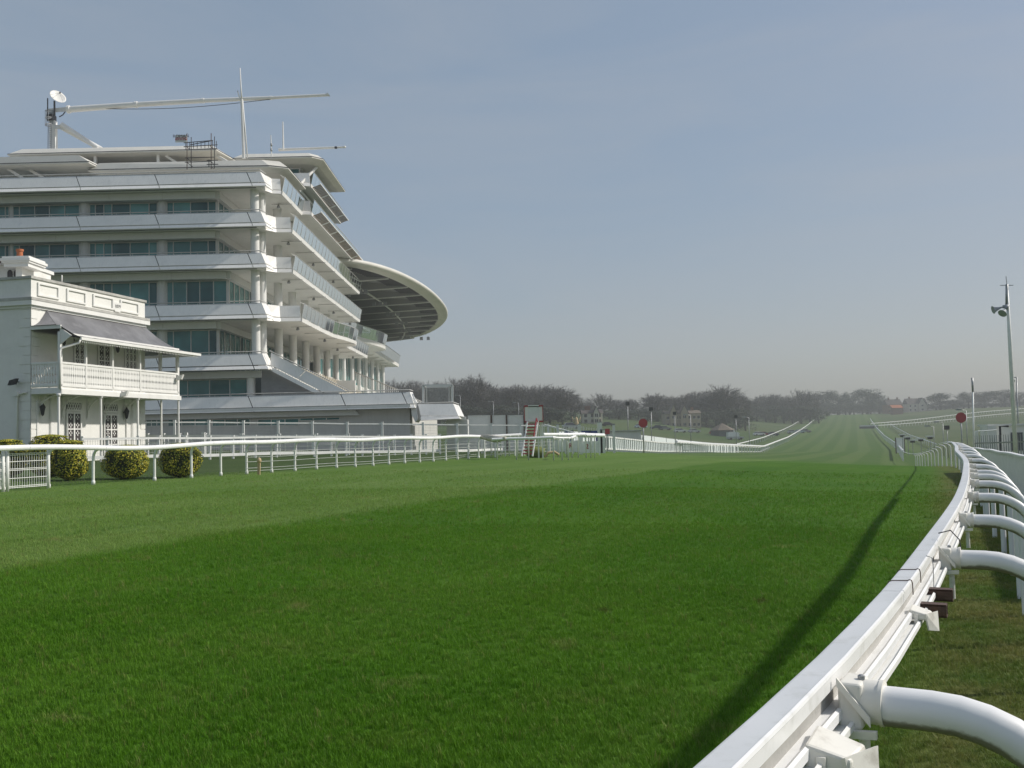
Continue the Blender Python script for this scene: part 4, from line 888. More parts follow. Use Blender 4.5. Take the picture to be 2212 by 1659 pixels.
# scaffolder's signboard
sb = thing('scaffold_sign', SX(450, 470, 81.1), 'small grey and red signboard fixed beside the scaffold tower', 'sign')
a, b_ = SX(245, 475, 81.05), SX(655, 205, 81.05)
MB().box(a.x, b_.x, 81.05, 81.09, a.z, b_.z).build('board', 'lightgrey', sb)
MB().box(a.x, b_.x, 81.035, 81.05, SX(0, 410, 81.05).z, SX(0, 315, 81.05).z).build('red_band', 'redsign', sb)
M['letters'] = pmat('letters', (.75, .73, .72), .5, .02); M['inkdark'] = pmat('ink', (.05, .05, .06), .5, .02)
def text(s, p, size, mat, parent, rot=(R(90), 0, 0), align='CENTER', name='lettering'):
    c_ = bpy.data.curves.new(name, 'FONT'); c_.body = s; c_.size = size; c_.extrude = .004; c_.align_x = align; c_.align_y = 'CENTER'; c_.materials.append(M[mat])
    o = bpy.data.objects.new(name, c_); COL.objects.link(o); off = Vector(p); q = parent
    while q is not None: off = off - q.location; q = q.parent
    dg = bpy.context.evaluated_depsgraph_get(); me = bpy.data.meshes.new_from_object(o.evaluated_get(dg)); bpy.data.objects.remove(o); me.materials.clear(); me.materials.append(M[mat])
    o = link(name, me, parent); o.location = off; o.rotation_euler = rot; return o
text('ROMAN', (lerp(a.x, b_.x, .5), 81.03, SX(0, 258, 81).z), .38, 'inkdark', sb)
text('Commercial', (lerp(a.x, b_.x, .5), 81.02, SX(0, 340, 81).z), .19, 'letters', sb); text('Scaffolding', (lerp(a.x, b_.x, .5), 81.02, SX(0, 384, 81).z), .17, 'letters', sb)
# ================================================================== WHITE VERANDA HOUSE
HO = Vector((-21.82, 44, 0)); HU = Vector((.2283, .9736, 0)); HN = Vector((.9736, -.2283, 0)); HL = 8.63
ZB = .75; ZBAL = 4.28
def hl(t, p_, z): q = HO + HU * t + HN * p_; return Vector((q.x, q.y, z))
def hp(x, y, p_):
    a = at(x, y, 40); b_ = at(x, y, 60); fa = (a - HO).dot(HN) - p_; fb = (b_ - HO).dot(HN) - p_
    q = a + (b_ - a) * (fa / (fa - fb)); return (q - HO).dot(HU), q.z
def hc(cx, cy, p_): return hp(cx / 3.041, 515.5 + cy / 3.041, p_)
ho = thing('veranda_house', hl(0, 0, ZB), 'old white two-storey house with grey swept veranda roof and pierced balcony', 'house')
def hbox(t0, t1, p0, p1, z0, z1, name, mat='stucco', parent=ho):
    return MB().hexa([hl(t0, p0, z0), hl(t0, p1, z0), hl(t1, p1, z0), hl(t1, p0, z0)], [hl(t0, p0, z1), hl(t0, p1, z1), hl(t1, p1, z1), hl(t1, p0, z1)]).build(name, mat, parent)
hbox(0, HL, -14, 0, ZB - .3, 8.1, 'wall')
hbox(-.03, HL + .03, -14, .03, 8.42, 9.30, 'parapet')
hbox(-.10, HL + .10, -14, .10, 9.30, 9.42, 'coping', 'coping')
hbox(-.22, HL + .22, -14, .22, 8.30, 8.43, 'cornice_lead', 'coping'); hbox(-.20, HL + .25, -14, .20, 8.08, 8.30, 'cornice', 'housetrim'); hbox(-.08, HL + .1, -14, .08, 7.96, 8.08, 'cornice_moulding', 'housetrim')
# sunken panels of the parapet: raised frames round them
for (a, b_) in ((250, 372), (440, 550), (612, 730), (790, 897)):
    t0, _ = hc(a, 340, 0); t1, _ = hc(b_, 400, 0)
    z0, z1 = 8.64, 9.10
    hbox(t0 - .10, t0, .02, .10, z0 - .08, z1 + .08, 'panel_frame', 'housetrim'); hbox(t1, t1 + .10, .02, .10, z0 - .08, z1 + .08, 'panel_frame', 'housetrim')
    hbox(t0, t1, .02, .10, z1, z1 + .08, 'panel_frame', 'housetrim'); hbox(t0, t1, .02, .10, z0 - .08, z0, 'panel_frame', 'housetrim')
t0, z0 = hc(762, 430, 0)
tb = MB().prism([hl(t0 - .30, .03, 8.98), hl(t0 - .30, .03, 8.62), hl(t0 - .2, .03, 8.5), hl(t0 + .2, .03, 8.5), hl(t0 + .3, .03, 8.62), hl(t0 + .3, .03, 8.98)], HN * .07).build('date_tablet', 'housetrim', ho)
ang = math.atan2(HU.y, HU.x)
M['greyink'] = pmat('grey_paint_letters', (.30, .30, .29), .6, .03)
text('1879', hl(t0, .115, 8.78), .24, 'greyink', ho, (R(90), 0, ang), name='date_lettering')
# quoins: raised blocks up the near corner, on both faces
k = 0; z = ZB
while z < 7.9:
    wq = .62 if k % 2 else .42
    hbox(-.03, wq, .0, .03, z + .015, z + .40, 'quoin', 'stucco'); MB().hexa([hl(-.03, -wq * .95, z + .015), hl(-.03, .03, z + .015), hl(0, .03, z + .015), hl(0, -wq * .95, z + .015)], [hl(-.03, -wq * .95, z + .4), hl(-.03, .03, z + .4), hl(0, .03, z + .4), hl(0, -wq * .95, z + .4)]).build('quoin', 'stucco', ho)
    hbox(HL - (.55 if k % 2 else .35), HL + .03, .0, .03, z + .015, z + .40, 'quoin', 'stucco')
    z += .42; k += 1
# openings
def french(a, b_, y0, y1, fan, name='french_window', cols=2, rows=3):
    t0, zt = hc(a, y0, .02); t1, _ = hc(b_, y0, .02); zlo = y1
    w_ = MB().hexa([hl(t0, .01, zlo), hl(t0, .03, zlo), hl(t1, .03, zlo), hl(t1, .01, zlo)], [hl(t0, .01, zt), hl(t0, .03, zt), hl(t1, .03, zt), hl(t1, .01, zt)]).build(name, 'lattice', ho)
    for c_ in range(cols + 1):
        t = lerp(t0, t1, c_ / cols); MB().hexa([hl(t - .045, .03, zlo), hl(t - .045, .08, zlo), hl(t + .045, .08, zlo), hl(t + .045, .03, zlo)], [hl(t - .045, .03, zt), hl(t - .045, .08, zt), hl(t + .045, .08, zt), hl(t + .045, .03, zt)]).build('window_frame', 'housetrim', w_)
    for r_ in range(rows + 1):
        z = lerp(zlo, zt, r_ / rows); MB().hexa([hl(t0, .03, z - .03), hl(t0, .075, z - .03), hl(t1, .075, z - .03), hl(t1, .03, z - .03)], [hl(t0, .03, z + .03), hl(t0, .075, z + .03), hl(t1, .075, z + .03), hl(t1, .03, z + .03)]).build('glazing_bar', 'housetrim', w_)
    # lattice flowers in front of the glass
    q = MB()
    for c_ in range(cols):
        tc_ = lerp(t0, t1, (c_ + .5) / cols); n_ = rows * 2
        for r_ in range(n_):
            zc = lerp(zlo, zt, (r_ + .5) / n_); s_ = min(.1, (t1 - t0) / cols * .28)
            for dx, dz in ((1, 0), (-1, 0), (0, 1), (0, -1)):
                a_ = hl(tc_ + dx * s_ * .8, .05, zc + dz * s_ * .9); q.prism([a_ + HU * s_ * .45, a_ + Vector((0, 0, s_ * .5)), a_ - HU * s_ * .45, a_ - Vector((0, 0, s_ * .5))], HN * .012)
    q.build('lattice', 'housetrim', w_)
    if fan:
        _, zf0 = hc(a, fan[1], .02); _, zf1 = hc(a, fan[0], .02)
        f_ = MB().hexa([hl(t0, .01, zf0), hl(t0, .04, zf0), hl(t1, .04, zf0), hl(t1, .01, zf0)], [hl(t0, .01, zf1), hl(t0, .04, zf1), hl(t1, .04, zf1), hl(t1, .01, zf1)]).build('fanlight', 'lattice', ho)
        q = MB()
        for c_ in range(7): q.beam(hl(lerp(t0, t1, c_ / 6), .05, zf0), hl(lerp(t0, t1, (c_ + 1) / 6) if c_ < 6 else t1, .05, zf1), .035); q.beam(hl(lerp(t0, t1, c_ / 6), .05, zf1), hl(lerp(t0, t1, (c_ + 1) / 6) if c_ < 6 else t1, .05, zf0), .035)
        q.beam(hl(t0 - .05, .05, zf1 + .03), hl(t1 + .05, .05, zf1 + .03), .08).beam(hl(t0 - .05, .05, zf0 - .03), hl(t1 + .05, .05, zf0 - .03), .08)
        q.build('lattice', 'housetrim', f_)
french(437, 528, 1145, ZB + .15, (1075, 1122)); french(683, 768, 1157, ZB + .15, (1086, 1132))
french(487, 551, 690, ZBAL + .1, (655, 680), 'balcony_window'); french(645, 719, 700, ZBAL + .1, (668, 690), 'balcony_window')
for (a, b_, y0) in ((820, 893, 700),):
    french(a, b_, y0, ZBAL + .1, None, 'balcony_window', 3, 6)
# recessed doors of the ground floor
for (a, b_, y0) in ((242, 326, 1062), (828, 862, 1100)):
    t0, zt = hc(a, y0, .0); t1, _ = hc(b_, y0, 0)
    d_ = hbox(t0, t1, .005, .02, ZB, zt, 'door', 'housetrim')
    for tt in (t0, t1): MB().hexa([hl(tt - .06, .0, ZB), hl(tt - .06, .07, ZB), hl(tt + .06, .07, ZB), hl(tt + .06, .0, ZB)], [hl(tt - .06, .0, zt), hl(tt - .06, .07, zt), hl(tt + .06, .07, zt), hl(tt + .06, .0, zt)]).build('door_frame', 'housetrim', d_)
# pilasters of the ground floor
for a in (345, 880):
    t0, _ = hc(a, 1200, .0); hbox(t0 - .22, t0 + .22, .0, .10, ZB, 4.0, 'pilaster', 'housetrim')
# balcony
TE = 9.5; PB = 1.5
hbox(0, TE + .05, -.0, PB + .06, ZBAL - .26, ZBAL, 'balcony_floor', 'housetrim')
hbox(-.03, TE + .1, PB + .02, PB + .12, ZBAL - .30, ZBAL - .08, 'balcony_beam', 'housetrim')
hbox(-.02, 0.02, 0, PB + .12, ZBAL - .27, ZBAL - .05, 'balcony_beam', 'housetrim')
hbox(HL, TE + .05, -2.5, 0, ZBAL - .26, ZBAL, 'balcony_floor', 'housetrim')
# pierced boards
bd = MB(); hb = 1.06; wb = .118
half = wb / 2
def board_poly():
    P = []
    for (z, wv) in ((0, 1), (.16, 1), (.22, .55), (.28, 1), (.46, 1), (.55, .4), (.64, 1), (.78, 1), (.86, .6), (.94, 1), (hb, 1)): P.append((half * wv, z))
    return P + [(-x, z) for x, z in reversed(P)]
BP = board_poly()
def boards(t0, t1, p0, p1, nrm):
    a, b_ = hl(t0, p0, ZBAL + .02), hl(t1, p1, ZBAL + .02); L = (b_ - a).length; dr = (b_ - a).normalized(); kk = int(L / .128)
    first = None
    for i in range(kk):
        c_ = a + dr * ((i + .5) * L / kk)
        if first is None:
            o = MB().prism([c_ + dr * x + Vector((0, 0, z)) for x, z in BP], nrm * .025).build('balustrade_board', 'housetrim', ho); first = o; c0 = c_
        else:
            o = link('balustrade_board', first.data, ho); o.location = c_ - c0
    MB().beam(a + Vector((0, 0, hb + .04)), b_ + Vector((0, 0, hb + .04)), .11, .09).build('balcony_rail', 'housetrim', ho); MB().beam(a + Vector((0, 0, .08)) + nrm * .03, b_ + Vector((0, 0, .08)) + nrm * .03, .04, .1).build('balcony_rail', 'housetrim', ho)
boards(0.02, TE, PB, PB, HN); boards(0, 0, .05, PB - .05, -HU); boards(TE, TE, PB - .05, -1.2, HU)
# posts: iron columns below, slim posts above, curly brackets
for cx in (383, 660, 903):
    t, _ = hc(cx, 1200, PB - .02)
    pst = MB().tube([hl(t, PB, ZB - .2), hl(t, PB, ZBAL - .28)], .055, 10).build('veranda_post', 'housetrim', ho, True, 50)
    MB().lathe(hl(t, PB, ZBAL - .42), [(.06, 0), (.10, .06), (.10, .14)], 10).build('capital', 'housetrim', pst, True)
for (t, pp) in ((TE, PB), (TE, .45)):
    MB().tube([hl(t, pp, ZB - .2), hl(t, pp, ZBAL - .28)], .055, 10).build('veranda_post', 'housetrim', ho, True, 50)
for cx in (563, 737, 918):
    t, _ = hc(cx, 760, PB); hbox(t - .05, t + .05, PB - .05, PB + .05, ZBAL, 6.75, 'balcony_post', 'housetrim')
for (t, pp) in ((.06, PB), (TE - .05, PB), (TE - .05, .45)): hbox(t - .08, t + .08, pp - .08, pp + .05, ZBAL, 6.8, 'balcony_post', 'housetrim')
for cx in (250, 405, 570, 690, 815):
    t, _ = hc(cx, 1100, 0)
    pts = [hl(t, .03, 3.0), hl(t, .08, 3.35), hl(t, .25, 3.65), hl(t, .55, 3.85), hl(t, 1.0, 3.98), hl(t, 1.35, 4.0)]
    br = MB().tube(pts, .035, 6).build('iron_bracket', 'housetrim', ho, True)
    MB().tube([hl(t, .03, 2.9), hl(t, .03, 4.0), hl(t, 1.35, 4.02)], .025, 6).tube([hl(t, .12, 3.4), hl(t, .2, 3.6), hl(t, .12, 3.75), hl(t, .06, 3.6), hl(t, .14, 3.55)], .02, 5).tube([hl(t, .5, 3.85), hl(t, .42, 3.95), hl(t, .32, 3.86), hl(t, .4, 3.78)], .02, 5).build('scroll', 'housetrim', br)
# swept lead roof
def rz(s): return 7.95 - 1.38 * (1 - (1 - s) ** 2.1)
NS, NT = 10, 40; PE = 2.3
g_ = MB()
for i in range(NS + 1):
    s = i / NS; ta = 1.0 - .62 * s; tb_ = 8.75 + 1.65 * s
    for j in range(NT + 1): g_.v.append(tuple(hl(lerp(ta, tb_, j / NT), .02 + (PE - .02) * s, rz(s) + .012 * ((j % 4) == 0))))
for i in range(NS):
    for j in range(NT): a = i * (NT + 1) + j; g_.f.append((a, a + 1, a + NT + 2, a + NT + 1))
g_.build('veranda_roof', 'lead', ho, True)
# near hip and far hip
def hip(edge_t, low, name):
    q = MB()
    for i in range(NS + 1):
        s = i / NS; a = hl(edge_t(s), .02 + (PE - .02) * s, rz(s)); b_ = low(s)
        for j in range(9):
            u = j / 8; q.v.append(tuple(Vector((lerp(a.x, b_.x, u), lerp(a.y, b_.y, u), lerp(a.z, b_.z, 1 - (1 - u) ** 2)))))
    for i in range(NS):
        for j in range(8): a = i * 9 + j; q.f.append((a + 9, a + 10, a + 1, a))
    q.build(name, 'lead', ho, True)
hip(lambda s: 1.0 - .62 * s, lambda s: hl(-.12 + .5 * sm((s - .6) / .4), .02 + (PE - .02) * s, 7.12 - .55 * sm((s - .6) / .4)), 'veranda_hip')
hip(lambda s: 8.75 + 1.65 * s, lambda s: hl(10.4, -2.5 + 4.8 * s, 6.57), 'veranda_hip')
hbox(.38, 10.4, PE - .02, PE + .06, 6.42, 6.55, 'gutter', 'housetrim'); hbox(10.38, 10.46, -2.5, PE, 6.42, 6.55, 'gutter', 'housetrim')
hbox(-.06, .02, 0, PB + .1, 6.94, 7.10, 'veranda_beam', 'housetrim'); hbox(.0, TE, PB - .04, PB + .04, 6.62, 6.80, 'veranda_beam', 'housetrim')
MB().prism([hl(.02, PB, 7.0), hl(.02, PE - .2, 6.6), hl(.02, PB, 6.2)], HU * .05).build('gable_infill', 'housetrim', ho)
g_ = MB().add([hl(.1, .05, 6.86), hl(TE, .05, 6.86), hl(TE, PE - .05, 6.5), hl(.4, PE - .05, 6.5)], [(0, 1, 2, 3)]).build('veranda_ceiling', 'housetrim', ho)
q = MB()
for j in range(72): t = .5 + j * .135; q.prism([hl(t, PE - .03, 6.42), hl(t + .1, PE - .03, 6.42), hl(t + .05, PE - .03, 6.30)], HN * .02)
tag(q.build('valance', 'housetrim', ho), kind='stuff')
MB().tube([hl(.38, PE, 6.42), hl(.36, PE - .05, 6.28), hl(.02, PB + .08, 6.05), hl(-.06, PB + .08, 5.9), hl(-.06, PB + .08, ZBAL - .1)], .05, 8).build('downpipe', 'housetrim', ho, True)
# end wall furniture
MB().tube([hl(-.12, -.15, 4.1), hl(-.12, -.60, 4.02), hl(-.12, -.62, ZB)], .06, 8).build('downpipe', 'stucco', ho, True); hbox(-.25, -.05, -.8, -.5, 3.95, 4.15, 'hopper', 'stucco')
# lanterns
for i, (cx, cy) in enumerate(((280, 1122), (832, 1147), (421, 662), (774, 712))):
    t, z = hc(cx, cy, .2)
    la_ = thing('wall_lantern', hl(t, .2, z), ['black carriage lantern beside the white door, ground floor near corner', 'black carriage lantern at the far end of the ground floor', 'black lantern on the balcony wall near the veranda gable', 'black lantern on the balcony wall between window and lattice'][i], 'lantern')
    MB().lathe(hl(t, .2, z), [(.02, -.30), (.07, -.24), (.13, .08), (.15, .10), (.06, .24), (.02, .32)], 6).build('case', 'dark', la_); MB().beam(hl(t, .0, z + .05), hl(t, .15, z + .05), .05).build('arm', 'dark', la_); MB().lathe(hl(t, .2, z), [(.075, -.2), (.12, .04)], 6).build('pane', 'glassdim', la_)
for i, (cx, cy, pp, t_) in enumerate(((75, 932, -.6, -.35), (818, 1018, 1.75, None), (1182, 910, 1.75, None))):
    t, z = hc(cx, cy, pp)
    if t_ is not None: z = 1.62 + (44 / 2100) * (964 - (515.5 + cy / 3.041)); t = t_; pp = at(cx / 3.041, 820, 43.7); pp = (pp - HO).dot(HN)
    fl_ = thing('floodlight', hl(t, pp, z), ['dark grey floodlight on the shaded end wall of the house', 'white floodlight slung under the middle of the balcony', 'white floodlight on the far corner post of the balcony'][i], 'floodlight')
    c_ = hl(t, pp, z); mt_ = 'dark' if i == 0 else 'housetrim'
    MB().hexa([c_ + Vector((-.2, -.12, -.17)), c_ + Vector((.1, -.12, -.12)), c_ + Vector((.1, .12, -.12)), c_ + Vector((-.2, .12, -.17))], [c_ + Vector((-.12, -.12, .05)), c_ + Vector((.2, -.12, .14)), c_ + Vector((.2, .12, .14)), c_ + Vector((-.12, .12, .05))]).build('housing', mt_, fl_); MB().beam(c_, c_ + (HU * .4 if i == 0 else Vector((-.2, .1, .12))), .05).build('bracket', 'steel', fl_)
# belvedere and chimney on the roof
bz = 9.3; B = lambda cx, cy, Y=49.: at(cx / 3.041, 515.5 + cy / 3.041, Y)
a, b_ = B(0, 250), B(150, 165)
MB().box(a.x - 3, B(150, 200).x, 49, 52, 8.8, B(0, 170).z).build('belvedere_wall', 'stucco', ho)
for (x0, x1) in ((48, 80), (90, 122)):
    p0, p1 = B(x0, 252, 48.95), B(x1, 205, 48.95); w_ = MB().prism([(p0.x, 48.95, p0.z), (p1.x, 48.95, p0.z), (p1.x, 48.95, p1.z - .1), ((p0.x + p1.x) / 2 + .05, 48.95, p1.z), ((p0.x + p1.x) / 2 - .05, 48.95, p1.z), (p0.x, 48.95, p1.z - .1)], (0, .03, 0)).build('belvedere_window', 'lattice', ho)
q = B(0, 170); MB().box(q.x - 3, B(160, 170).x, 48.6, 52.2, q.z - .05, q.z + .12).build('belvedere_eave', 'housetrim', ho)
p0, p1 = B(38, 190, 48.2), B(198, 120, 48.2)
ch = MB().hexa([(p0.x, 48.0, 9.0), (p1.x, 48.0, 9.0), (p1.x, 49.6, 9.0), (p0.x, 49.6, 9.0)], [(p0.x + .35, 48.1, p0.z), (p1.x - .1, 48.1, p0.z), (p1.x - .1, 49.5, p0.z), (p0.x + .35, 49.5, p0.z)])
ch = MB().box(B(150, 0).x, B(190, 0).x, 48.3, 49.5, 8.8, p0.z).build('chimney', 'stucco', ho)
for (dz0, dz1, e) in ((0, .35, 0), (.35, .52, .08), (.52, .75, .14), (.75, .95, .06)): MB().box(p0.x - e, p1.x + e, 48.0 - e, 49.6 + e, p0.z + dz0 * .55, p0.z + dz1 * .55).build('chimney_course', 'housetrim', ch)
pt_ = B(130, 118, 48.6); MB().lathe((pt_.x, 48.6, pt_.z - .1), [(.17, 0), (.15, .1), (.14, .34), (.18, .37), (.18, .47), (.12, .48)], 14).build('chimney_pot', 'terracotta', ch, True, 40)
pf = B(15, 165, 50); MB().tube([B(407, 290, 51), B(407, 240, 51)], .03, 6).build('vent_pipe', 'housetrim', ho, True)
MB().box(B(0, 165).x - 3, B(42, 165).x, 48.4, 48.55, B(0, 172).z, B(0, 160).z).build('ridge_board', 'rust', ho)

# ================================================================== TOPIARY
def leaf_mat(name, cols):
    mt, n, b = _mat(name); oi = n.nodes.new('ShaderNodeNewGeometry'); rp = n.nodes.new('ShaderNodeValToRGB'); e = rp.color_ramp.elements; e[0].color = cols[0] + (1,); e[1].color = cols[-1] + (1,)
    for i, c_ in enumerate(cols[1:-1]): q = e.new((i + 1) / (len(cols) - 1)); q.color = c_ + (1,)
    n.links.new(oi.outputs['Random Per Island'], rp.inputs[0]); n.links.new(rp.outputs[0], b.inputs['Base Color']); b.inputs['Roughness'].default_value = .5; b.inputs['Specular IOR Level'].default_value = .3
    return mt
M['privet'] = leaf_mat('golden_privet', [(.05, .085, .008), (.10, .15, .012), (.26, .27, .02), (.50, .43, .03), (.66, .56, .07)])
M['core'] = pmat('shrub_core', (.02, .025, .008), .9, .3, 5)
def topiary(c_, rx, ry, hz, label, seed, n_=5200):
    rr = random.Random(seed); o = thing('topiary_shrub', c_, label, 'shrub', 'clipped topiary shrubs along the rail')
    q = MB(); prof = []
    for i in range(9): a = i / 8; prof.append((rx * .93 * max(.05, (1 - abs(2 * a - 1) ** 3.2)) ** .5, hz * .97 * a))
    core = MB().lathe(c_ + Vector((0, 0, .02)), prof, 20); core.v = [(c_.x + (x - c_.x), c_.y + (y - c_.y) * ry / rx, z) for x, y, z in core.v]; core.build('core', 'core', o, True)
    for i in range(n_):
        a = rr.uniform(0, 6.283); h = rr.uniform(.0, 1) ** .9; e = (1 - abs(2 * h - 1) ** 3.2) ** .5 if rr.random() < .8 else None
        if e is None: h = 1.0; e = rr.uniform(0, 1) ** .5 * .75
        d = rr.uniform(.92, 1.06) + .06 * math.sin(a * 3 + seed) + .055 * math.sin(h * 8 + a * 2 + seed) + .05 * math.sin(a * 7 - h * 5 + seed); x, y, z = rx * e * d * math.cos(a), ry * e * d * math.sin(a), hz * min(1, h) * (1.0 if h < 1 else 1 - .1 * e * e)
        nrm = Vector((math.cos(a) * max(.1, e), math.sin(a) * max(.1, e), (h - .5) * 1.6)).normalized(); t = (nrm + Vector((rr.uniform(-1, 1), rr.uniform(-1, 1), rr.uniform(-.4, 1.2))) * .9).normalized()
        u = t.cross(Vector((rr.uniform(-1, 1), rr.uniform(-1, 1), rr.uniform(-1, 1)))).normalized(); v = t.cross(u).normalized(); l, w_ = rr.uniform(.022, .04), rr.uniform(.012, .022); pc = c_ + Vector((x, y, z + .03))
        k = len(q.v); q.v += [tuple(pc - u * l), tuple(pc + v * w_), tuple(pc + u * l), tuple(pc - v * w_)]; q.f.append((k, k + 1, k + 2, k + 3))
    q.build('foliage', 'privet', o)
for (x, Y, rx, hz, lb, sd) in ((390, 33.6, .66, 1.15, 'clipped golden-green shrub closest to the house corner posts, behind the rail', 3), (273, 32.6, .68, 1.12, 'round clipped shrub standing alone in the middle of the row', 4),
                               (152, 31.6, .50, 1.28, 'tall clipped shrub partly hidden by the wire mesh panels', 5), (108, 33.2, .70, 1.42, 'broad clipped shrub with a domed top showing above the rail', 6), (18, 33.5, .6, 1.25, 'clipped shrub at the picture edge behind the mesh panels', 8)):
    p0 = on(x, Y); topiary(p0, rx, rx * .9, hz, lb, sd, 7000)
# ================================================================== COURSE-SIDE RAILS AND FENCES (left)
def lx(Y, off=0, dz=0):
    X = table(LX, Y) + off; return Vector((X, Y, H(X, Y) + dz))
def Yof(x, off=0, lo=22, hi=140):
    """depth at which the left course edge crosses a picture column"""
    for _ in range(40):
        m_ = (lo + hi) / 2; p_ = lx(m_, off); u = p_.x / p_.y * FPX + 1106
        if u < x: lo = m_
        else: hi = m_
    return (lo + hi) / 2
lr = thing('running_rail', lx(30), 'far white running rail on slim posts in front of the shrubs', 'rail')
rp_ = [(.055, .0), (.048, .035), (.02, .058), (-.02, .058), (-.048, .035), (-.055, 0), (-.045, -.035), (-.02, -.05), (.02, -.05), (.045, -.035)]
def lrail(Y):
    dip = -.10 * math.exp(-((Y - 31.2) / 2.6) ** 2) - .02 * math.sin(Y * 1.1)
    return lx(Y, 0, 1.19 + dip)
segY = [22, 27.2, 29.5, 31.6, 33.5, 37, 40, 43, 46, 49, 52.3]
for a, b_ in zip(segY, segY[1:]):
    MB().sweep([lrail(lerp(a + .004, b_ - .004, i / 6)) for i in range(7)], [(x * 1.35, z * 1.4) for x, z in rp_]).build('rail_section', 'railwhite', lr, True, 50)
postx = [24, 120.6, 216.5, 348, 427, 490, 545.5, 599, 649, 695, 738, 778, 816, 850, 884, 916, 945, 972, 997, 1020, 1042]
LP = [Yof(x) for x in postx]
for Y in LP:
    t_ = lrail(Y); z = Vector((0, 0, 1)); bk = Vector((-.9, .42, 0)); base = t_ + bk * .33; gz = H(base.x, base.y)
    pts = [t_ - z * .03, t_ + bk * .12 - z * .035, t_ + bk * .24 - z * .09, t_ + bk * .31 - z * .2, base - z * .34, Vector((base.x, base.y, gz - .05))]
    pq = MB().tube(pts, .042, 8).build('post', 'postwhite', lr, True, 60)
    MB().lathe((base.x, base.y, gz), [(.06, 0), (.06, .1), (.045, .13)], 8).build('foot', 'postwhite', pq, True)
for h in (.12, .22, .45, .62, .80, .95):
    k0 = LP[6]; MB().tube([lx(lerp(k0, 52.3, i / 24), -.30, h) for i in range(25)], .009, 4).build('wire', 'mesh', lr)
# mesh panels on the first posts
for a, b_ in ((LP[0] - 1.6, LP[0]), (LP[0], LP[1])):
    o = thing('wire_barrier', lx((a + b_) / 2, -.3), 'white wire mesh panel at the picture edge' if a < LP[0] - 1 else 'white wire mesh panel standing in front of the tall clipped shrub', 'barrier', 'wire mesh panels hung below the rail')
    A0, B0 = lx(a + .06, -.18), lx(b_ - .06, -.18)
    for h in (.10, .14, .36, .58, .62, .82, 1.00, 1.04): MB().beam(A0 + Vector((0, 0, h)), B0 + Vector((0, 0, h)), .016).build('horizontal_wire', 'postwhite', o)
    L = (B0 - A0).length; kk = int(L / .075); q = MB()
    for i in range(kk + 1): p0 = A0 + (B0 - A0) * (i / kk); q.beam(p0 + Vector((0, 0, .08)), p0 + Vector((0, 0, 1.05)), .010)
    q.build('vertical_wires', 'postwhite', o)['kind'] = 'stuff'
    for e in (A0, B0): MB().tube([e - Vector((0, 0, .02)), e + Vector((0, 0, 1.2))], .045, 8).build('post', 'postwhite', o, True)
wf = thing('wire_fence', lx(53), 'white posts strung with wires between the running rail end and the gates', 'fence')
Y = 53.2; wp_ = []
while Y < 66.5:
    b0 = lx(Y, -.3); wp_.append(b0); q = MB().tube([b0 - Vector((0, 0, .05)), b0 + Vector((0, 0, 1.06))], .04, 8).build('post', 'postwhite', wf, True, 50); MB().lathe(b0 + Vector((0, 0, 1.06)), [(.05, 0), (.05, .03), (.02, .05)], 8).build('cap', 'postwhite', q, True); Y += 1.25
for h in (.15, .35, .55, .75, .95): MB().tube([p_ + Vector((0, 0, h)) for p_ in wp_], .011, 4).build('wire', 'mesh', wf)
# wrapped rail end and the lower connecting rail
o = thing('rail_wrap', lrail(52.4), 'canvas-wrapped end of the white rail left of the ladder tower', 'padding')
q = MB(); e0 = lrail(52.2); e1 = at(1092, 948.5, 50.5)
M['canvas'] = pmat('canvas', (.52, .49, .42), .9, .2, 6, bump=.4, bscale=18)
q.tube([e0, lerp(e0, e1, .3) - Vector((0, 0, .02)), lerp(e0, e1, .6) - Vector((0, 0, .05)), e1 + Vector((0, 0, .03))], [.10, .17, .19, .10], 10).build('canvas_wrap', 'canvas', o, True)
def tubefence(name, label, pts, r, posts, cat='rail'):
    o = thing(name, Vector((pts[0].x, pts[0].y, H(pts[0].x, pts[0].y))), label, cat)
    for a, b_ in zip(pts, pts[1:]): MB().tube([a, b_], r, 10).build('rail_section', 'railwhite', o, True, 50)
    for p_ in posts:
        g0 = H(p_.x, p_.y + .2); MB().tube([p_ - Vector((0, 0, .02)), p_ + Vector((-.03, .16, -.06)), p_ + Vector((-.05, .22, -.2)), Vector((p_.x - .07, p_.y + .22, g0))], .035, 8).build('post', 'postwhite', o, True)
    return o
C6 = lambda x, y, Y: at(788.4 + x / 4.053, 788.4 + y / 4.053, Y)
fr_ = [C6(1110, 652, 50.5), C6(1260, 645, 50.6), C6(1500, 640, 50.7), C6(1640, 634, 50.8), C6(1690, 640, 51), C6(1800, 640, 51.5), C6(1840, 625, 53)]
tubefence('guard_rail', 'thin white rail crossing in front of the ladder tower', fr_, .075, [C6(x, 645, 50.6) for x in (1165, 1335, 1440, 1660, 1735, 1790)])
tubefence('guard_rail', 'short white rail behind the wrapped rail end', [C6(1085, 628, 55), C6(1365, 612, 56)], .10, [C6(x, 620, 55.5) for x in (1110, 1195, 1270, 1345)])
tubefence('guard_rail', 'white rail with dark joints reaching from the ladder tower to the gates', [C6(1560, 612, 56), C6(1765, 612, 57), C6(1920, 608, 58), C6(1925, 612, 58.2), C6(2090, 616, 60)], .12, [C6(x, 612, 56.5) for x in (1602, 1700, 1775, 1820, 1875, 1944, 1985, 2020)])

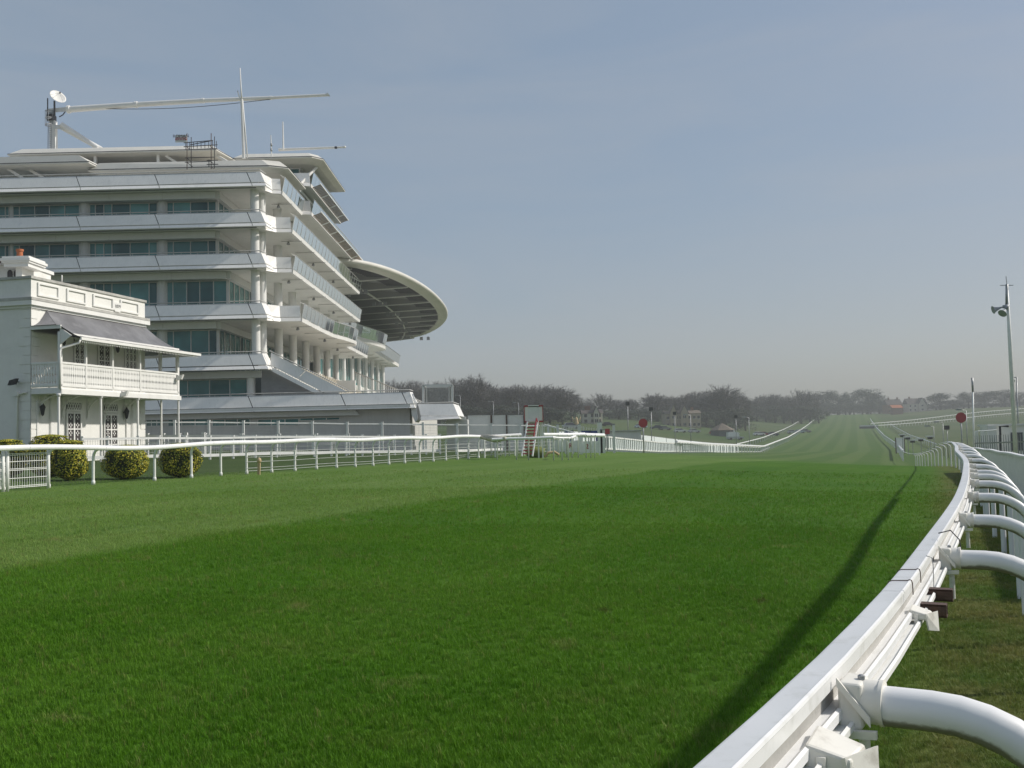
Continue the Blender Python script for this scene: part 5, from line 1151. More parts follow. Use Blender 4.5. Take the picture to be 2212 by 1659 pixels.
# white post-and-board fence behind the running rail
def board_fence(name, label, pts, h, tops, boards_, mesh=None, pw=.10, cap=True):
    """pts: post feet; boards_: list of (z, height) rails between posts"""
    o = thing(name, pts[0], label, 'fence')
    for p_ in pts:
        q = MB().box(p_.x - pw / 2, p_.x + pw / 2, p_.y - pw / 2, p_.y + pw / 2, p_.z - .1, p_.z + h); q.build('post', 'postwhite', o)
        if cap: MB().box(p_.x - pw * .7, p_.x + pw * .7, p_.y - pw * .7, p_.y + pw * .7, p_.z + h, p_.z + h + .05).build('post_cap', 'postwhite', o)
    for a, b_ in zip(pts, pts[1:]):
        for (z, bh) in boards_: MB().beam(a + Vector((0, -.06, z)), b_ + Vector((0, -.06, z)), .045, bh).build('rail_board', 'postwhite', o)
        if mesh:
            q = MB(); L = (b_ - a).length; kk = int(L / mesh)
            for i in range(1, kk): p_ = lerp(a, b_, i / kk); q.beam(p_ + Vector((0, 0, .1)), p_ + Vector((0, 0, boards_[0][0])), .009)
            for j in range(5): q.beam(a + Vector((0, 0, .2 + j * .2)), b_ + Vector((0, 0, .2 + j * .2)), .010)
            tag(q.build('mesh', 'mesh', o), kind='stuff')
    return o
C5 = lambda x: 303.2 + x / 4.053
f2x = [178, 233, 298, 343, 400, 453, 503, 551, 597, 638, 678, 715, 747, 782, 818, 852, 888, 920, 950]
pts = [on(x, lerp(45.5, 60, ((x - 178) / 772) ** 1.1)) for x in f2x]
board_fence('post_board_fence', 'white post fence with a broad bottom board and wire infill behind the running rail', pts, 1.18, 0, [(1.10, .10), (.22, .15)], .11)
pts = [on(x, lerp(60, 66, (x - 985) / 105)) for x in (985, 1012, 1040, 1062, 1084)]
board_fence('post_board_fence', 'short stretch of white board fence left of the ladder tower', pts, 1.15, 0, [(1.08, .10), (.22, .14)], .11)
# rail fence with gate in front of the house end
f4 = [C5(x) for x in (-55, 60, 200, 340)]
pts = [on(x, 56) for x in f4]; board_fence('rail_fence', 'white rail fence on the grass left of the gate', pts, 1.22, 0, [(1.12, .12), (.75, .05), (.45, .05)], .12, .14)
f4b = [C5(x) for x in (565, 885, 1215, 1540, 1820)]
pts = [on(x, 56 + i * .5) for i, x in enumerate(f4b)]; board_fence('rail_fence', 'white rail fence on the grass right of the gate', pts, 1.22, 0, [(1.12, .12)], .12, .14)
gt = thing('field_gate', on(C5(470), 56), 'small white field gate with a diagonal brace', 'gate')
a, b_ = on(C5(400), 55.9), on(C5(552), 55.9)
for p_ in (a, b_): MB().box(p_.x - .09, p_.x + .09, p_.y - .09, p_.y + .09, p_.z, p_.z + 1.3).build('gate_post', 'postwhite', gt)
for z in (.2, .65, 1.12): MB().beam(a + Vector((.1, 0, z)), b_ + Vector((-.1, 0, z)), .05, .09).build('bar', 'postwhite', gt)
MB().beam(a + Vector((.1, -.03, 1.08)), b_ + Vector((-.1, -.03, .2)), .04, .10).build('brace', 'postwhite', gt)
# taller mesh fence by the stand
f3 = [C5(x) for x in (-300, 0, 300, 600, 903, 1207, 1507, 1812, 2118)] + [914, 988, 1062, 1125, 1185]
pts = [on(x, lerp(64, 74, max(0, (x - 374)) / 811)) for x in f3]
o = thing('mesh_fence', pts[3], 'tall wire mesh fence with white posts along the foot of the grandstand', 'fence')
for p_ in pts: 
    q = MB().box(p_.x - .07, p_.x + .07, p_.y - .07, p_.y + .07, p_.z - .1, p_.z + 2.05).build('post', 'postwhite', o); MB().box(p_.x - .09, p_.x + .09, p_.y - .09, p_.y + .09, p_.z + 2.05, p_.z + 2.1).build('post_cap', 'postwhite', q)
for a, b_ in zip(pts, pts[1:]):
    MB().beam(a + Vector((0, 0, 1.95)), b_ + Vector((0, 0, 1.95)), .06, .09).build('top_rail', 'postwhite', o)
    q = MB(); kk = 26
    for i in range(1, kk): p_ = lerp(a, b_, i / kk); q.beam(p_ + Vector((0, 0, .05)), p_ + Vector((0, 0, 1.92)), .008)
    for j in range(10): q.beam(a + Vector((0, 0, .1 + j * .2)), b_ + Vector((0, 0, .1 + j * .2)), .008)
    tag(q.build('mesh', 'mesh', o), kind='stuff')
# low crowd barriers on the lawn
for i, (x0, x1, Y) in enumerate(((45, 245, 68), (352, 620, 68), (716, 790, 69), (918, 1150, 69), (1266, 1350, 70), (1462, 1700, 70), (1690, 1910, 71), (1982, 2210, 72))):
    a, b_ = on(C5(x0), Y), on(C5(x1), Y); lbl = ['first', 'second', 'third', 'fourth', 'fifth', 'sixth', 'seventh', 'eighth'][i] + ' low tubular barrier from the house, at the foot of the stand'
    o = thing('crowd_barrier', a, lbl, 'barrier', 'low barriers on the lawn'); z = Vector((0, 0, 1))
    MB().tube([a, a + z * .95, a + z * 1.05 + (b_ - a) * .02, b_ + z * 1.05 - (b_ - a) * .02, b_ + z * .95, b_], .035, 6).build('frame', 'postwhite', o, True); MB().tube([a + z * .5, b_ + z * .5], .022, 5).build('bar', 'postwhite', o, True)

# ladder tower
T_ = lambda x, y, Y=54.: at(1103.7 + x / 11.4, 861.1 + y / 11.4, Y)
jt = thing('viewing_box', on(1152, 54), 'red-edged white viewing box on legs with a red-runged ladder', 'viewing box')
zb_, zt_ = T_(560, 570).z, T_(560, 185).z; xa, xb = T_(340, 380).x, T_(785, 380).x; ym = 54.
MB().box(xa, xb, ym, ym + 1.1, zb_, zb_ + .06).build('floor', 'white', jt)
M['boxgrey'] = pmat('grey_sheet', (.74, .74, .73), .5, .12, 1.2)
MB().box(T_(415, 0).x, T_(690, 0).x, ym + .02, ym + .05, zb_ + .06, zt_ - .05).build('front_panel', 'boxgrey', jt)
MB().box(xa, T_(415, 0).x, ym - .01, ym + .06, zb_ + .06, zt_).build('side_panel', 'white', jt); MB().box(T_(690, 0).x, xb, ym - .01, ym + .06, zb_ + .06, zt_).build('side_panel', 'white', jt)
MB().box(xb - .03, xb, ym + .06, ym + 1.1, zb_ + .06, zt_).build('side_panel', 'white', jt); MB().box(xa, xa + .03, ym + .06, ym + 1.1, zb_ + .06, zt_).build('side_panel', 'white', jt); MB().box(xa, xb, ym + 1.07, ym + 1.1, zb_ + .06, zt_).build('back_panel', 'boxgrey', jt)
for z in (zb_ + .0, zt_):
    for x0, x1 in ((xa - .03, T_(415, 0).x), (T_(680, 0).x, xb + .03)): MB().box(x0, x1, ym - .04, ym + .0, z - .03, z + .05).build('red_edge', 'red', jt)
    MB().box(xb, xb + .03, ym, ym + 1.1, z - .03, z + .05).build('red_edge', 'red', jt)
MB().box(xa, xb, ym - .03, ym + 1.1, zt_, zt_ + .05).build('roof', 'white', jt)
for x in (xa - .02, xb + .0): MB().box(x - .02, x + .02, ym - .04, ym - .0, zb_, zt_).build('red_edge', 'red', jt)
for (x, dy) in ((xa + .12, 1.0), (xb - .12, 1.0), (xb - .28, .1), (xb - .05, .1)):
    MB().box(x - .04, x + .04, ym + dy - .04, ym + dy + .04, H(x, ym) - .1, zb_).build('leg', 'postwhite', jt)
LA, LB, LC, LD = T_(410, 565, 53.9), T_(268, 1420, 52.6), T_(660, 565, 53.9), T_(530, 1420, 52.6)
ld = MB().beam(LA, LB, .07).build('ladder_stile', 'postwhite', jt); MB().beam(LC, LD, .07).build('ladder_stile', 'postwhite', jt)
for j in range(10):
    t = .08 + j * .094; MB().beam(LA + (LB - LA) * t, LC + (LD - LC) * t, .045, .07).build('ladder_rung', 'red', jt)
MB().beam(T_(625, 480, 53.6), T_(560, 930, 53.3), .05).build('handrail', 'red', jt); MB().beam(T_(625, 480, 53.6), T_(665, 600, 53.9), .05).build('handrail', 'red', jt)
o = thing('water_trough', on(1156, 54.6), 'green and yellow tub lying under the ladder tower', 'tub'); c_ = on(1156, 54.6)
MB().tube([c_ + Vector((-.5, 0, .3)), c_ + Vector((-.3, 0, .3)), c_ + Vector((.35, .1, .3)), c_ + Vector((.5, .1, .28))], [.2, .3, .31, .22], 12).build('tub', 'green', o, True); MB().tube([c_ + Vector((.5, -.2, .02)), c_ + Vector((.7, -.15, .25)), c_ + Vector((1.05, -.1, .3)), c_ + Vector((1.3, -.1, .12))], .07, 8).build('hose', 'wood', o, True)
# tap post beside the running rail
o = thing('tap_post', gp(728 + .5 - 0, 1024.5), 'short brown wooden tap post beside the running rail', 'tap'); c_ = on(728.5, Yof(728.5) - .6)
o.location = on(558, Yof(558) - .5); c_ = Vector(o.location)
MB().beam(c_, c_ + Vector((.02, 0, .42)), .09).build('stake', 'wood', o); MB().lathe(c_ + Vector((.02, 0, .42)), [(.03, 0), (.09, .06), (.07, .16), (.02, .2)], 8).build('tap_head', 'wood', o, True)

# gates, signs and blue seats right of the ladder tower
for i, (x, y0, x1, ch) in enumerate(((1193, 936, 1221, ''), (1223, 938, 1252, 'R'), (1256, 938, 1294, '2'))):
    a, b_ = on(x, 63), on(x1, 63); o = thing('panel_gate', a, ['plain white panel gate nearest the ladder tower', 'white panel gate marked with the letter R', 'white panel gate marked with a numeral at the picket fence'][i], 'gate')
    MB().box(a.x, b_.x, 63, 63.04, a.z + .1, a.z + .85).build('panel', 'postwhite', o)
    for xx in (a.x, b_.x, (a.x + b_.x) / 2): MB().box(xx - .035, xx + .035, 62.95, 63.0, a.z - .05, a.z + 1.2).build('bar', 'postwhite', o)
    MB().box(a.x, b_.x, 62.96, 63.0, a.z + 1.12, a.z + 1.2).build('top_bar', 'postwhite', o)
    if ch: text(ch, ((a.x * .7 + b_.x * .3), 62.97, a.z + .5), .45, 'redsign', o)
for i, x in enumerate((1229, 1266, 1284)):
    a = on(x, 72); o = thing('blue_chair', a, ['left', 'middle', 'right'][i] + ' of the three blue objects behind the gates', 'chair', 'blue chairs behind the gates')
    MB().box(a.x - .35, a.x + .35, 72, 72.05, a.z + .75, a.z + 1.55).build('backrest', 'blue', o); MB().box(a.x - .35, a.x + .35, 71.4, 72, a.z + .68, a.z + .75).build('seat', 'blue', o)
    for s_ in (-.3, .3): MB().tube([(a.x + s_, 71.5, a.z), (a.x + s_, 71.5, a.z + .7)], .03, 6).build('leg', 'steel', o); MB().tube([(a.x + s_, 72, a.z), (a.x + s_, 72, a.z + .9)], .03, 6).build('leg', 'steel', o)
for i, (x, h, Y) in enumerate(((1205, 1.9, 68), (1296, 2.1, 67), (1302, 1.6, 67), (1326, 2.0, 70), (1252, 1.9, 66))):
    a = on(x, Y); o = thing('fence_post', a, ['slim grey post behind the ladder tower rails', 'broad grey gate post at the end of the picket fence', 'grey post just right of the broad gate post', 'grey post right of the small red notice', 'slim grey post between the panel gates'][i], 'post')
    wv = .16 if i in (1, 2) else .09
    MB().box(a.x - wv, a.x + wv, Y, Y + .15, a.z, a.z + h).build('shaft', 'fascia', o); MB().box(a.x - wv * 1.15, a.x + wv * 1.15, Y - .02, Y + .17, a.z + h, a.z + h + .05).build('cap', 'steel', o)
p0, p1 = at(1306, 938, 74), at(1317, 926, 74)
o = thing('notice', Vector((p0.x, 74, H(p0.x, 74))), 'small square red notice on the fence by the gates', 'sign'); MB().box(p0.x, p1.x, 74, 74.04, p0.z, p1.z).build('board', 'redsign', o); MB().box((p0.x + p1.x) / 2 - .04, (p0.x + p1.x) / 2 + .04, 74.04, 74.1, H(p0.x, 74), p1.z).build('post', 'steel', o)
q = MB()
# grey hoarding panels beside the stand
for i, (x0, x1, y0, y1) in enumerate(((1011, 1061, 898, 938), (1063, 1094, 898, 938), (1096, 1132, 898, 921))):
    a, b_ = at(x0, y1, 88), at(x1, y0, 88); o = thing('hoarding', Vector((a.x, 88, H(a.x, 88))), ['long', 'middle', 'short'][i] + ' pale grey hoarding panel between the stand and ladder tower', 'hoarding')
    MB().box(a.x, b_.x, 88, 88.08, min(a.z, H(a.x, 88)), b_.z).build('sheet', 'lightgrey', o); MB().box(b_.x - .07, b_.x + .07, 87.9, 88, H(a.x, 88), b_.z + .05).build('post', 'rust', o); MB().box(a.x, b_.x, 87.96, 88.0, b_.z - .02, b_.z + .06).build('cap', 'fascia', o)
a, b_ = at(965, 945, 84), at(1010, 906, 84); o = thing('kiosk_wall', Vector((a.x, 84, 1.4)), 'low pale wall with a white shutter under the small balcony', 'wall'); MB().box(a.x, b_.x, 84, 86, .5, b_.z).build('masonry', 'fascia', o); MB().box(a.x + .2, b_.x - .1, 83.95, 84, at(0, 925, 84).z - .3, at(0, 912, 84).z - .5).build('shutter', 'white', o)
# ramp rail right of the ladder tower
a, b_ = at(1175, 917, 70), at(1252, 938, 66)
o = thing('ramp_rail', on(1175, 70), 'white ramp handrail sloping down right of the ladder tower', 'handrail'); MB().beam(a, b_, .08).build('handrail', 'postwhite', o)
for j in range(11): p_ = a + (b_ - a) * (j / 10); MB().beam(p_, Vector((p_.x, p_.y, H(p_.x, p_.y))), .05).build('baluster', 'postwhite', o)

# ------------------------------------------------------------------ picket fence down the far left edge
pf_ = thing('picket_fence', lx(68), 'long white picket fence curving down the far left edge of the course', 'fence')
Y = 67.5; k = 0; base = None; pk = []
while Y < 232:
    p_ = lx(Y, -.4)
    if base is None: base = MB().box(p_.x - .05, p_.x + .05, p_.y - .05, p_.y + .05, p_.z - .05, p_.z + 1.18).build('picket', 'postwhite', pf_); b0 = p_
    else:
        o = link('picket', base.data, pf_); o.location = p_ - b0
    pk.append(p_); Y += .80 + max(0, (Y - 80) * .012); k += 1
ctr = [lx(lerp(67.5, 236, (i / 50) ** 1.3), -.4) for i in range(51)]
for z, s_ in ((1.12, .06), (.2, .05)): MB().sweep([p_ + Vector((0, 0, z)) for p_ in ctr], [(-.03, -s_), (.03, -s_), (.03, s_), (-.03, s_)]).build('rail_board', 'postwhite', pf_)
M['haze_mesh'] = glass('fence_net', (.90, .91, .91), -.03, .6, .07)
for a, b_ in [q_ for q_ in zip(ctr, ctr[1:]) if q_[1].y < 120]: MB().slab(a + Vector((0, .06, .2)), b_ + Vector((0, .06, .2)), b_ + Vector((0, .06, 1.1)), a + Vector((0, .06, 1.1)), (0, .01, 0)).build('net_panel', 'haze_mesh', pf_)
# running rail over it, from the first bend to the far corner
def farrail(name, label, f, Ys, r=.11, sp=None, h=1.25):
    o = thing(name, f(Ys[0]), label, 'rail')
    for a, b_ in zip(Ys, Ys[1:]):
        MB().sweep([f(lerp(a, b_, i / 6)) + Vector((0, 0, h)) for i in range(7)], [(-r, -r), (r, -r), (r, r * .3), (0, r), (-r, r * .3)]).build('rail_section', 'railwhite', o, True, 50)
    if sp:
        Y = Ys[0]; first = None
        while Y < Ys[-1]:
            p_ = f(Y)
            if first is None: first = MB().box(p_.x - .05, p_.x + .05, p_.y - .05, p_.y + .05, p_.z - .05, p_.z + h).build('post', 'postwhite', o); b0 = p_
            else: q = link('post', first.data, o); q.location = p_ - b0
            Y += sp * (1 + max(0, Y - 150) * .008)
    return o
farrail('running_rail', 'white running rail along the far left side, rising to the distant bend', lambda Y: lx(Y, .5 + min(0, (Y - 180) * .01)), [112, 140, 165, 190, 220, 260, 320, 400, 500, 600, 690], .13, 2.6, 1.35)
farrail('running_rail', 'white running rail along the far right side, rising to the distant bend', lambda Y: Vector((table(RX, Y), Y, H(table(RX, Y), Y))), [120, 150, 190, 240, 300, 380, 470, 560], .13, 3.2, 1.3)
farrail('service_rail', 'brownish outer rail on the bank left of the far course', lambda Y: lx(Y, -7, .3), [205, 240, 300, 380, 470, 560, 660], .10, 4, 1.1)
farrail('service_rail', 'outer rail beside the path right of the far course', lambda Y: Vector((table(RX, Y) + 8, Y, H(table(RX, Y) + 8, Y))), [200, 240, 300, 380, 470], .10, 4, 1.1)
def rr_(x0, y0, x1, y1, Y0, Y1, label):
    f = lambda s: Vector((0, 0, 0))
    a, b_ = on(x0, Y0), on(x1, Y1)
    def g(s): q = a + (b_ - a) * s; return Vector((q.x, q.y, H(q.x, q.y)))
    o = thing('course_rail', a, label, 'rail')
    for i in range(12): MB().sweep([g((i + j / 4) / 12) + Vector((0, 0, 1.3)) for j in range(5)], [(-.14, -.14), (.14, -.14), (.14, .14), (-.14, .14)]).build('rail_section', 'railwhite', o)
    for i in range(60): q = g(i / 60); MB().box(q.x - .06, q.x + .06, q.y - .06, q.y + .06, q.z, q.z + 1.3).build('post', 'postwhite', o)
rr_(1882, 0, 2250, 0, 480, 600, 'upper white rail of the distant right-hand bend')
rr_(1890, 0, 2250, 0, 440, 520, 'lower white rail of the distant right-hand bend')
# white board by the dip
a = on(1935, 165); b_ = on(1952, 165)
o = thing('distance_board', a, 'upright white board between two posts beside the dip', 'board'); gz = H(a.x, 165)
MB().box(a.x, b_.x, 165, 165.08, gz + .2, gz + 2.7).build('panel', 'postwhite', o)
for x in (a.x - .06, b_.x + .06): MB().box(x - .06, x + .06, 164.95, 165.1, gz - .1, gz + 2.75).build('post', 'rust', o)

# ------------------------------------------------------------------ red disc signs, lamp poles, loudspeaker masts
def disc(x, y, r, Y, label):
    c_ = at(x, y, Y); g0 = H(c_.x, Y); rr0 = r / FPX * Y; o = thing('disc_sign', Vector((c_.x, Y, g0)), label, 'sign')
    MB().prism([c_ + Vector((rr0 * math.cos(t), -.06, rr0 * math.sin(t))) for t in [2 * math.pi * i / 32 for i in range(32)]], (0, .05, 0)).build('disc', 'redsign', o); MB().tube([Vector((c_.x, Y, g0)), c_ + Vector((0, 0, rr0 * .8))], .06, 8).build('post', 'steel', o, True)
disc(1389, 914, 9.6, 82, 'round red sign on a post behind the picket fence'); disc(2075.5, 902, 11.2, 88, 'round red sign on a post beyond the near rail')
def pole(x, ytop, Y, r, label, kind):
    b0 = on(x, Y); t0 = at(x, ytop, Y); t0.x = b0.x + (t0.x - b0.x) * .6; o = thing('lamp_pole', b0, label, 'pole')
    MB().tube([b0 - Vector((0, 0, .2)), t0], [r, r * .7], 8).build('pole', 'steel', o, True)
    if kind == 'head': MB().box(t0.x - .3, t0.x + .25, t0.y - .2, t0.y + .2, t0.z - .25, t0.z + .3).build('lamp_head', 'dark', o)
    if kind == 'arm':
        MB().tube([t0, t0 + Vector((-.9, -.2, .15))], r * .6, 6).build('arm', 'steel', o, True); MB().box(t0.x - 1.3, t0.x - .7, t0.y - .35, t0.y, t0.z + .05, t0.z + .25).build('lamp_head', 'steel', o)
    if kind == 'horn': MB().lathe(t0 + Vector((0, 0, -.1)), [(.08, 0), (.35, .35), (.38, .38)], 10).build('lamp_head', 'steel', o, True)
for x, yt, Y, lb, kd in ((1356.5, 872, 150, 'tall pole with a dark lamp head left of the red disc', 'head'), (1407, 884, 150, 'tall pole with a dark lamp head right of the red disc', 'head'), (1458, 893, 170, 'thin lamp pole in front of the distant pub', 'head'), (1492, 897, 170, 'thin pole with a small arm lamp', 'arm'),
                         (1590, 900, 190, 'thin pole by the white parked van', 'head'), (1618, 902, 200, 'thin pole right of the white parked van', 'arm'), (995, 855, 230, 'left street lamp in front of the wood', 'arm'), (1066.5, 868, 230, 'middle street lamp in front of the wood', 'arm'), (1121, 871, 230, 'right street lamp in front of the wood', 'arm'),
                         (2037, 913, 140, 'tall arm lamp pole below the far right rail', 'arm'), (2017, 922, 140, 'shorter arm lamp pole left of the tall one', 'arm'), (2046, 924, 130, 'pole with a broad lamp head near the red disc', 'head'), (2088, 887, 120, 'dark pole standing beside the right red disc', 'arm')):
    pole(x, yt, Y, .075 if Y > 145 else .06, lb, kd)
for i, (x, yt, Y) in enumerate(((1961, 945, 150), (1971, 952, 150), (1989, 949, 145), (2009, 944, 140), (1949, 940, 160))):
    b0 = on(x, Y); t0 = at(x, yt, Y); o = thing('field_lamp', b0, ['first', 'third', 'fourth', 'fifth', 'second'][i] + ' small flat-topped lamp in the right field, counted from the white board', 'lamp', 'flat lamps in the right field')
    MB().tube([b0, t0], .05, 6).build('pole', 'steel', o); MB().box(t0.x - .55, t0.x + .55, Y - .3, Y + .3, t0.z, t0.z + .18).build('hood', 'fascia', o); MB().box(t0.x - .3, t0.x + .3, Y - .2, Y + .2, t0.z - .3, t0.z).build('lens', 'dark', o)
# tall loudspeaker mast
b0 = on(2192, 40); t0 = at(2175, 615, 40); o = thing('loudspeaker_mast', b0, 'tall pale mast with two grey horn loudspeakers', 'mast')
MB().tube([b0, lerp(b0, t0, .7), t0], [.085, .075, .05], 10).build('pole', 'postwhite', o, True)
MB().tube([at(2174.5, 662, 40), t0 + Vector((0, 0, .02))], .055, 8).build('dark_sleeve', 'steel', o, True); MB().tube([t0, t0 + Vector((-.02, 0, .35))], .015, 5).build('spike', 'steel', o); MB().beam(t0 + Vector((-.28, 0, -.02)), t0 + Vector((.26, 0, -.03)), .025).build('crossbar', 'steel', o)
M['horn'] = pmat('horn_grey', (.34, .36, .39), .5, .1, 4)
def horn(c_, dirv, L, r, o):
    d = Vector(dirv).normalized(); rs_ = [.05, .07, .12, .2, .30, .33]; pts = [c_ + d * L * t for t in (0, .25, .5, .75, .97, 1)]
    h_ = MB().tube(pts, [q * r / .33 for q in rs_], 16).build('horn', 'horn', o, True, 60); MB().tube([c_ - d * .18, c_], .07, 10).build('driver', 'horn', h_, True)
horn(at(2167, 663, 40), (-.95, .1, -.26), .42, .17, o); horn(at(2173, 666, 39.9), (-.62, -.35, -.62), .34, .18, o); MB().beam(at(2160, 664, 40), at(2180, 665, 40), .05).build('bracket', 'steel', o)
b0 = on(2101, 62); t0 = at(2100, 816, 62); o = thing('flagpole', b0, 'slim pale pole with a dark tip right of the red disc', 'pole'); MB().tube([b0, t0 - Vector((0, 0, .9))], .05, 8).build('pole', 'postwhite', o, True); MB().tube([t0 - Vector((0, 0, .9)), t0], .065, 8).build('tip', 'steel', o, True)
b0 = on(2199, 75); t0 = at(2196, 815, 75); o = thing('camera_pole', b0, 'thin grey pole with a small camera at the picture edge', 'pole'); MB().tube([b0, t0], .05, 6).build('pole', 'steel', o, True); MB().lathe(t0 + Vector((-.25, 0, -.3)), [(.05, .25), (.13, .15), (.13, 0), (.03, -.08)], 10).build('camera', 'fascia', o, True); MB().beam(t0, t0 + Vector((-.3, 0, -.02)), .06).build('arm', 'steel', o)
# palisade fence and pale hut behind the boarded fence
o = thing('palisade_fence', on(2110, 48), 'dark grey palisade fence behind the low white board fence', 'fence')
a, b_ = on(2106, 46), on(2260, 40); kk = 30; first = None
for i in range(kk + 1):
    p_ = a + (b_ - a) * (i / kk); p_.z = H(p_.x, p_.y)
    if first is None: first = MB().hexa([p_ + Vector((-.035, -.01, 0)), p_ + Vector((.035, -.01, 0)), p_ + Vector((.035, .01, 0)), p_ + Vector((-.035, .01, 0))], [p_ + Vector((-.008, -.01, 1.45)), p_ + Vector((.008, -.01, 1.45)), p_ + Vector((.008, .01, 1.45)), p_ + Vector((-.008, .01, 1.45))]).build('pale', 'steel', o); b00 = p_.copy()
    else: q = link('pale', first.data, o); q.location = p_ - b00
for z in (.4, 1.1): MB().beam(a + Vector((0, .03, z)), b_ + Vector((0, .03, z)), .04, .06).build('rail', 'steel', o)
o = thing('hut', on(2150, 60), 'low white flat-roofed hut with dark openings behind the palisade', 'hut')
a, b_ = at(2138, 958, 60), at(2290, 917, 60); gz = H(a.x, 60)
MB().box(a.x, b_.x, 60, 61.2, gz - .2, b_.z).build('wall', 'white', o); MB().box(a.x - .1, b_.x, 59.9, 61.3, b_.z, b_.z + .12).build('roof', 'fascia', o)
for x0, x1 in ((2184, 2191), (2197, 2208), (2216, 2226)): p0, p1 = at(x0, 956, 60), at(x1, 934, 60); d_ = MB().box(p0.x, p1.x, 59.94, 60, p0.z - .5, p1.z).build('door', 'dimwall', o)
p0, p1 = at(2134, 950, 59), at(2152, 919, 59); MB().box(p0.x, p1.x, 59, 59.9, gz, p1.z).build('cabinet', 'white', o)
p0 = at(2160, 921, 58); MB().tube([Vector((p0.x, 58, gz)), p0, p0 + Vector((.5, 0, .0))], .07, 6).build('lamp_bracket', 'dark', o)
o = thing('stair_frame', on(2115, 56), 'white tubular frame left of the hut', 'frame')
for x0 in (2107, 2111, 2120, 2124, 2133): p0 = at(x0, 930 if x0 > 2107 else 932, 56); MB().tube([Vector((p0.x, 56, H(p0.x, 56))), p0], .045, 6).build('upright', 'postwhite', o)
MB().tube([at(2107, 932, 56), at(2152, 929, 56)], .045, 6).build('top_bar', 'postwhite', o)
ORD = 'first second third fourth fifth sixth seventh eighth ninth tenth eleventh twelfth thirteenth fourteenth fifteenth sixteenth seventeenth eighteenth nineteenth twentieth'.split()
# ================================================================== FAR FIELD: cars, posts, houses
def car_parts():
    """unit car, nose towards +X, 4.3 m long"""
    body = MB(); P = [(-2.1, .35), (-2.15, .75), (-2.0, .95), (-1.2, 1.0), (1.0, .95), (1.95, .80), (2.12, .6), (2.1, .35)]
    for s_ in (0,): body.prism([(x, -.82, z) for x, z in P], (0, 1.64, 0))
    cab = MB(); Q = [(-1.75, .95), (-1.35, 1.42), (.25, 1.45), (.95, .95)]; cab.v = [(x, -.78 if z < 1 else -.62, z) for x, z in Q] + [(x, .78 if z < 1 else .62, z) for x, z in Q]
    cab.f = [(0, 1, 2, 3)[::-1], (4, 5, 6, 7), (0, 1, 5, 4), (1, 2, 6, 5), (2, 3, 7, 6)]
    rf = MB(); rf.hexa([(-1.4, -.62, 1.42), (.3, -.62, 1.43), (.3, .62, 1.43), (-1.4, .62, 1.42)], [(-1.3, -.58, 1.48), (.2, -.58, 1.49), (.2, .58, 1.49), (-1.3, .58, 1.48)])
    return body, cab, rf
M['carglass'] = pmat('car_glass', (.03, .035, .04), .1, .1, 1)
CARC = {'silver': (.45, .46, .48), 'white': (.75, .75, .75), 'dark blue': (.03, .04, .09), 'black': (.02, .02, .025), 'red': (.28, .03, .03), 'grey': (.17, .18, .19), 'pale blue': (.35, .45, .52)}
for k, v in CARC.items(): M['car_' + k] = pmat('car_paint_' + k.replace(' ', '_'), v, .25, .04, 2, spec=.6)
proto = {}
def car(p_, rz, colour, label, group='cars parked on the far field', van=False):
    o = thing('parked_van' if van else 'parked_car', (0, 0, 0), label, 'van' if van else 'car', group)
    if not proto:
        b_, c_, r_ = car_parts(); 
        for nm, q, mt_ in (('body', b_, 'car_silver'), ('cabin_windows', c_, 'carglass'), ('roof', r_, 'car_silver')):
            t = q.build(nm, mt_); proto[nm] = t.data; bpy.data.objects.remove(t)
        t = MB().tube([(0, -.1, 0), (0, .1, 0)], .32, 12).build('wheel', 'tyre'); proto['wheel'] = t.data; bpy.data.objects.remove(t)
    for nm in ('body', 'cabin_windows', 'roof'):
        q = link(nm, proto[nm], o)
        if nm != 'cabin_windows': q.material_slots[0].link = 'OBJECT'; q.material_slots[0].material = M['car_' + colour]
    for x, y in ((-1.35, -.75), (-1.35, .75), (1.3, -.75), (1.3, .75)): q = link('wheel', proto['wheel'], o); q.location = (x, y, .32)
    if van: t = MB().hexa([(-2.1, -.9, .9), (.9, -.9, .9), (.9, .9, .9), (-2.1, .9, .9)], [(-2.05, -.85, 2.1), (.5, -.85, 2.1), (.5, .85, 2.1), (-2.05, .85, 2.1)]).build('box_body', 'car_white', o); o.scale = (1.25, 1.15, 1.2)
    o.location = p_; o.rotation_euler = (0, 0, rz); return o
cl = [(1235, 912, 230, .15, 'silver', 'silver car among white posts right of the ladder tower'), (1315, 908, 320, .1, 'black', 'black car in front of the white gabled cottage'), (1385, 903, 330, .3, 'pale blue', 'pale car furthest left in the row before the pub'),
      (1418, 902, 335, 2.9, 'dark blue', 'dark blue car above the red disc sign'), (1437, 901, 335, .2, 'grey', 'grey car beside the dark blue one'), (1470, 904, 330, .1, 'white', 'white car just left of the pub front'), (1500, 903, 340, .2, 'silver', 'silver car directly before the pub'),
      (1545, 903, 345, .0, 'red', 'small red car right of the pub'), (1580, 905, 345, .1, 'white', 'white van parked beside the thatched shelter'), (1588, 914, 310, .1, 'silver', 'silver car below the white van'),
      (1640, 905, 360, .2, 'white', 'white car left of the red and blue cars'), (1652, 905, 362, .1, 'red', 'red car near the far left rail'), (1670, 906, 362, .1, 'dark blue', 'dark blue car next to the red one'), (1712, 904, 390, .1, 'silver', 'silver car left in the last far row'), (1728, 903, 395, .1, 'pale blue', 'pale blue car in the last far row'), (1741, 902, 400, .2, 'grey', 'grey car ending the last far row')]
for x, y, Y, rz, c_, lb in cl: car(on(x, Y), rz, c_, lb, van='van' in lb)
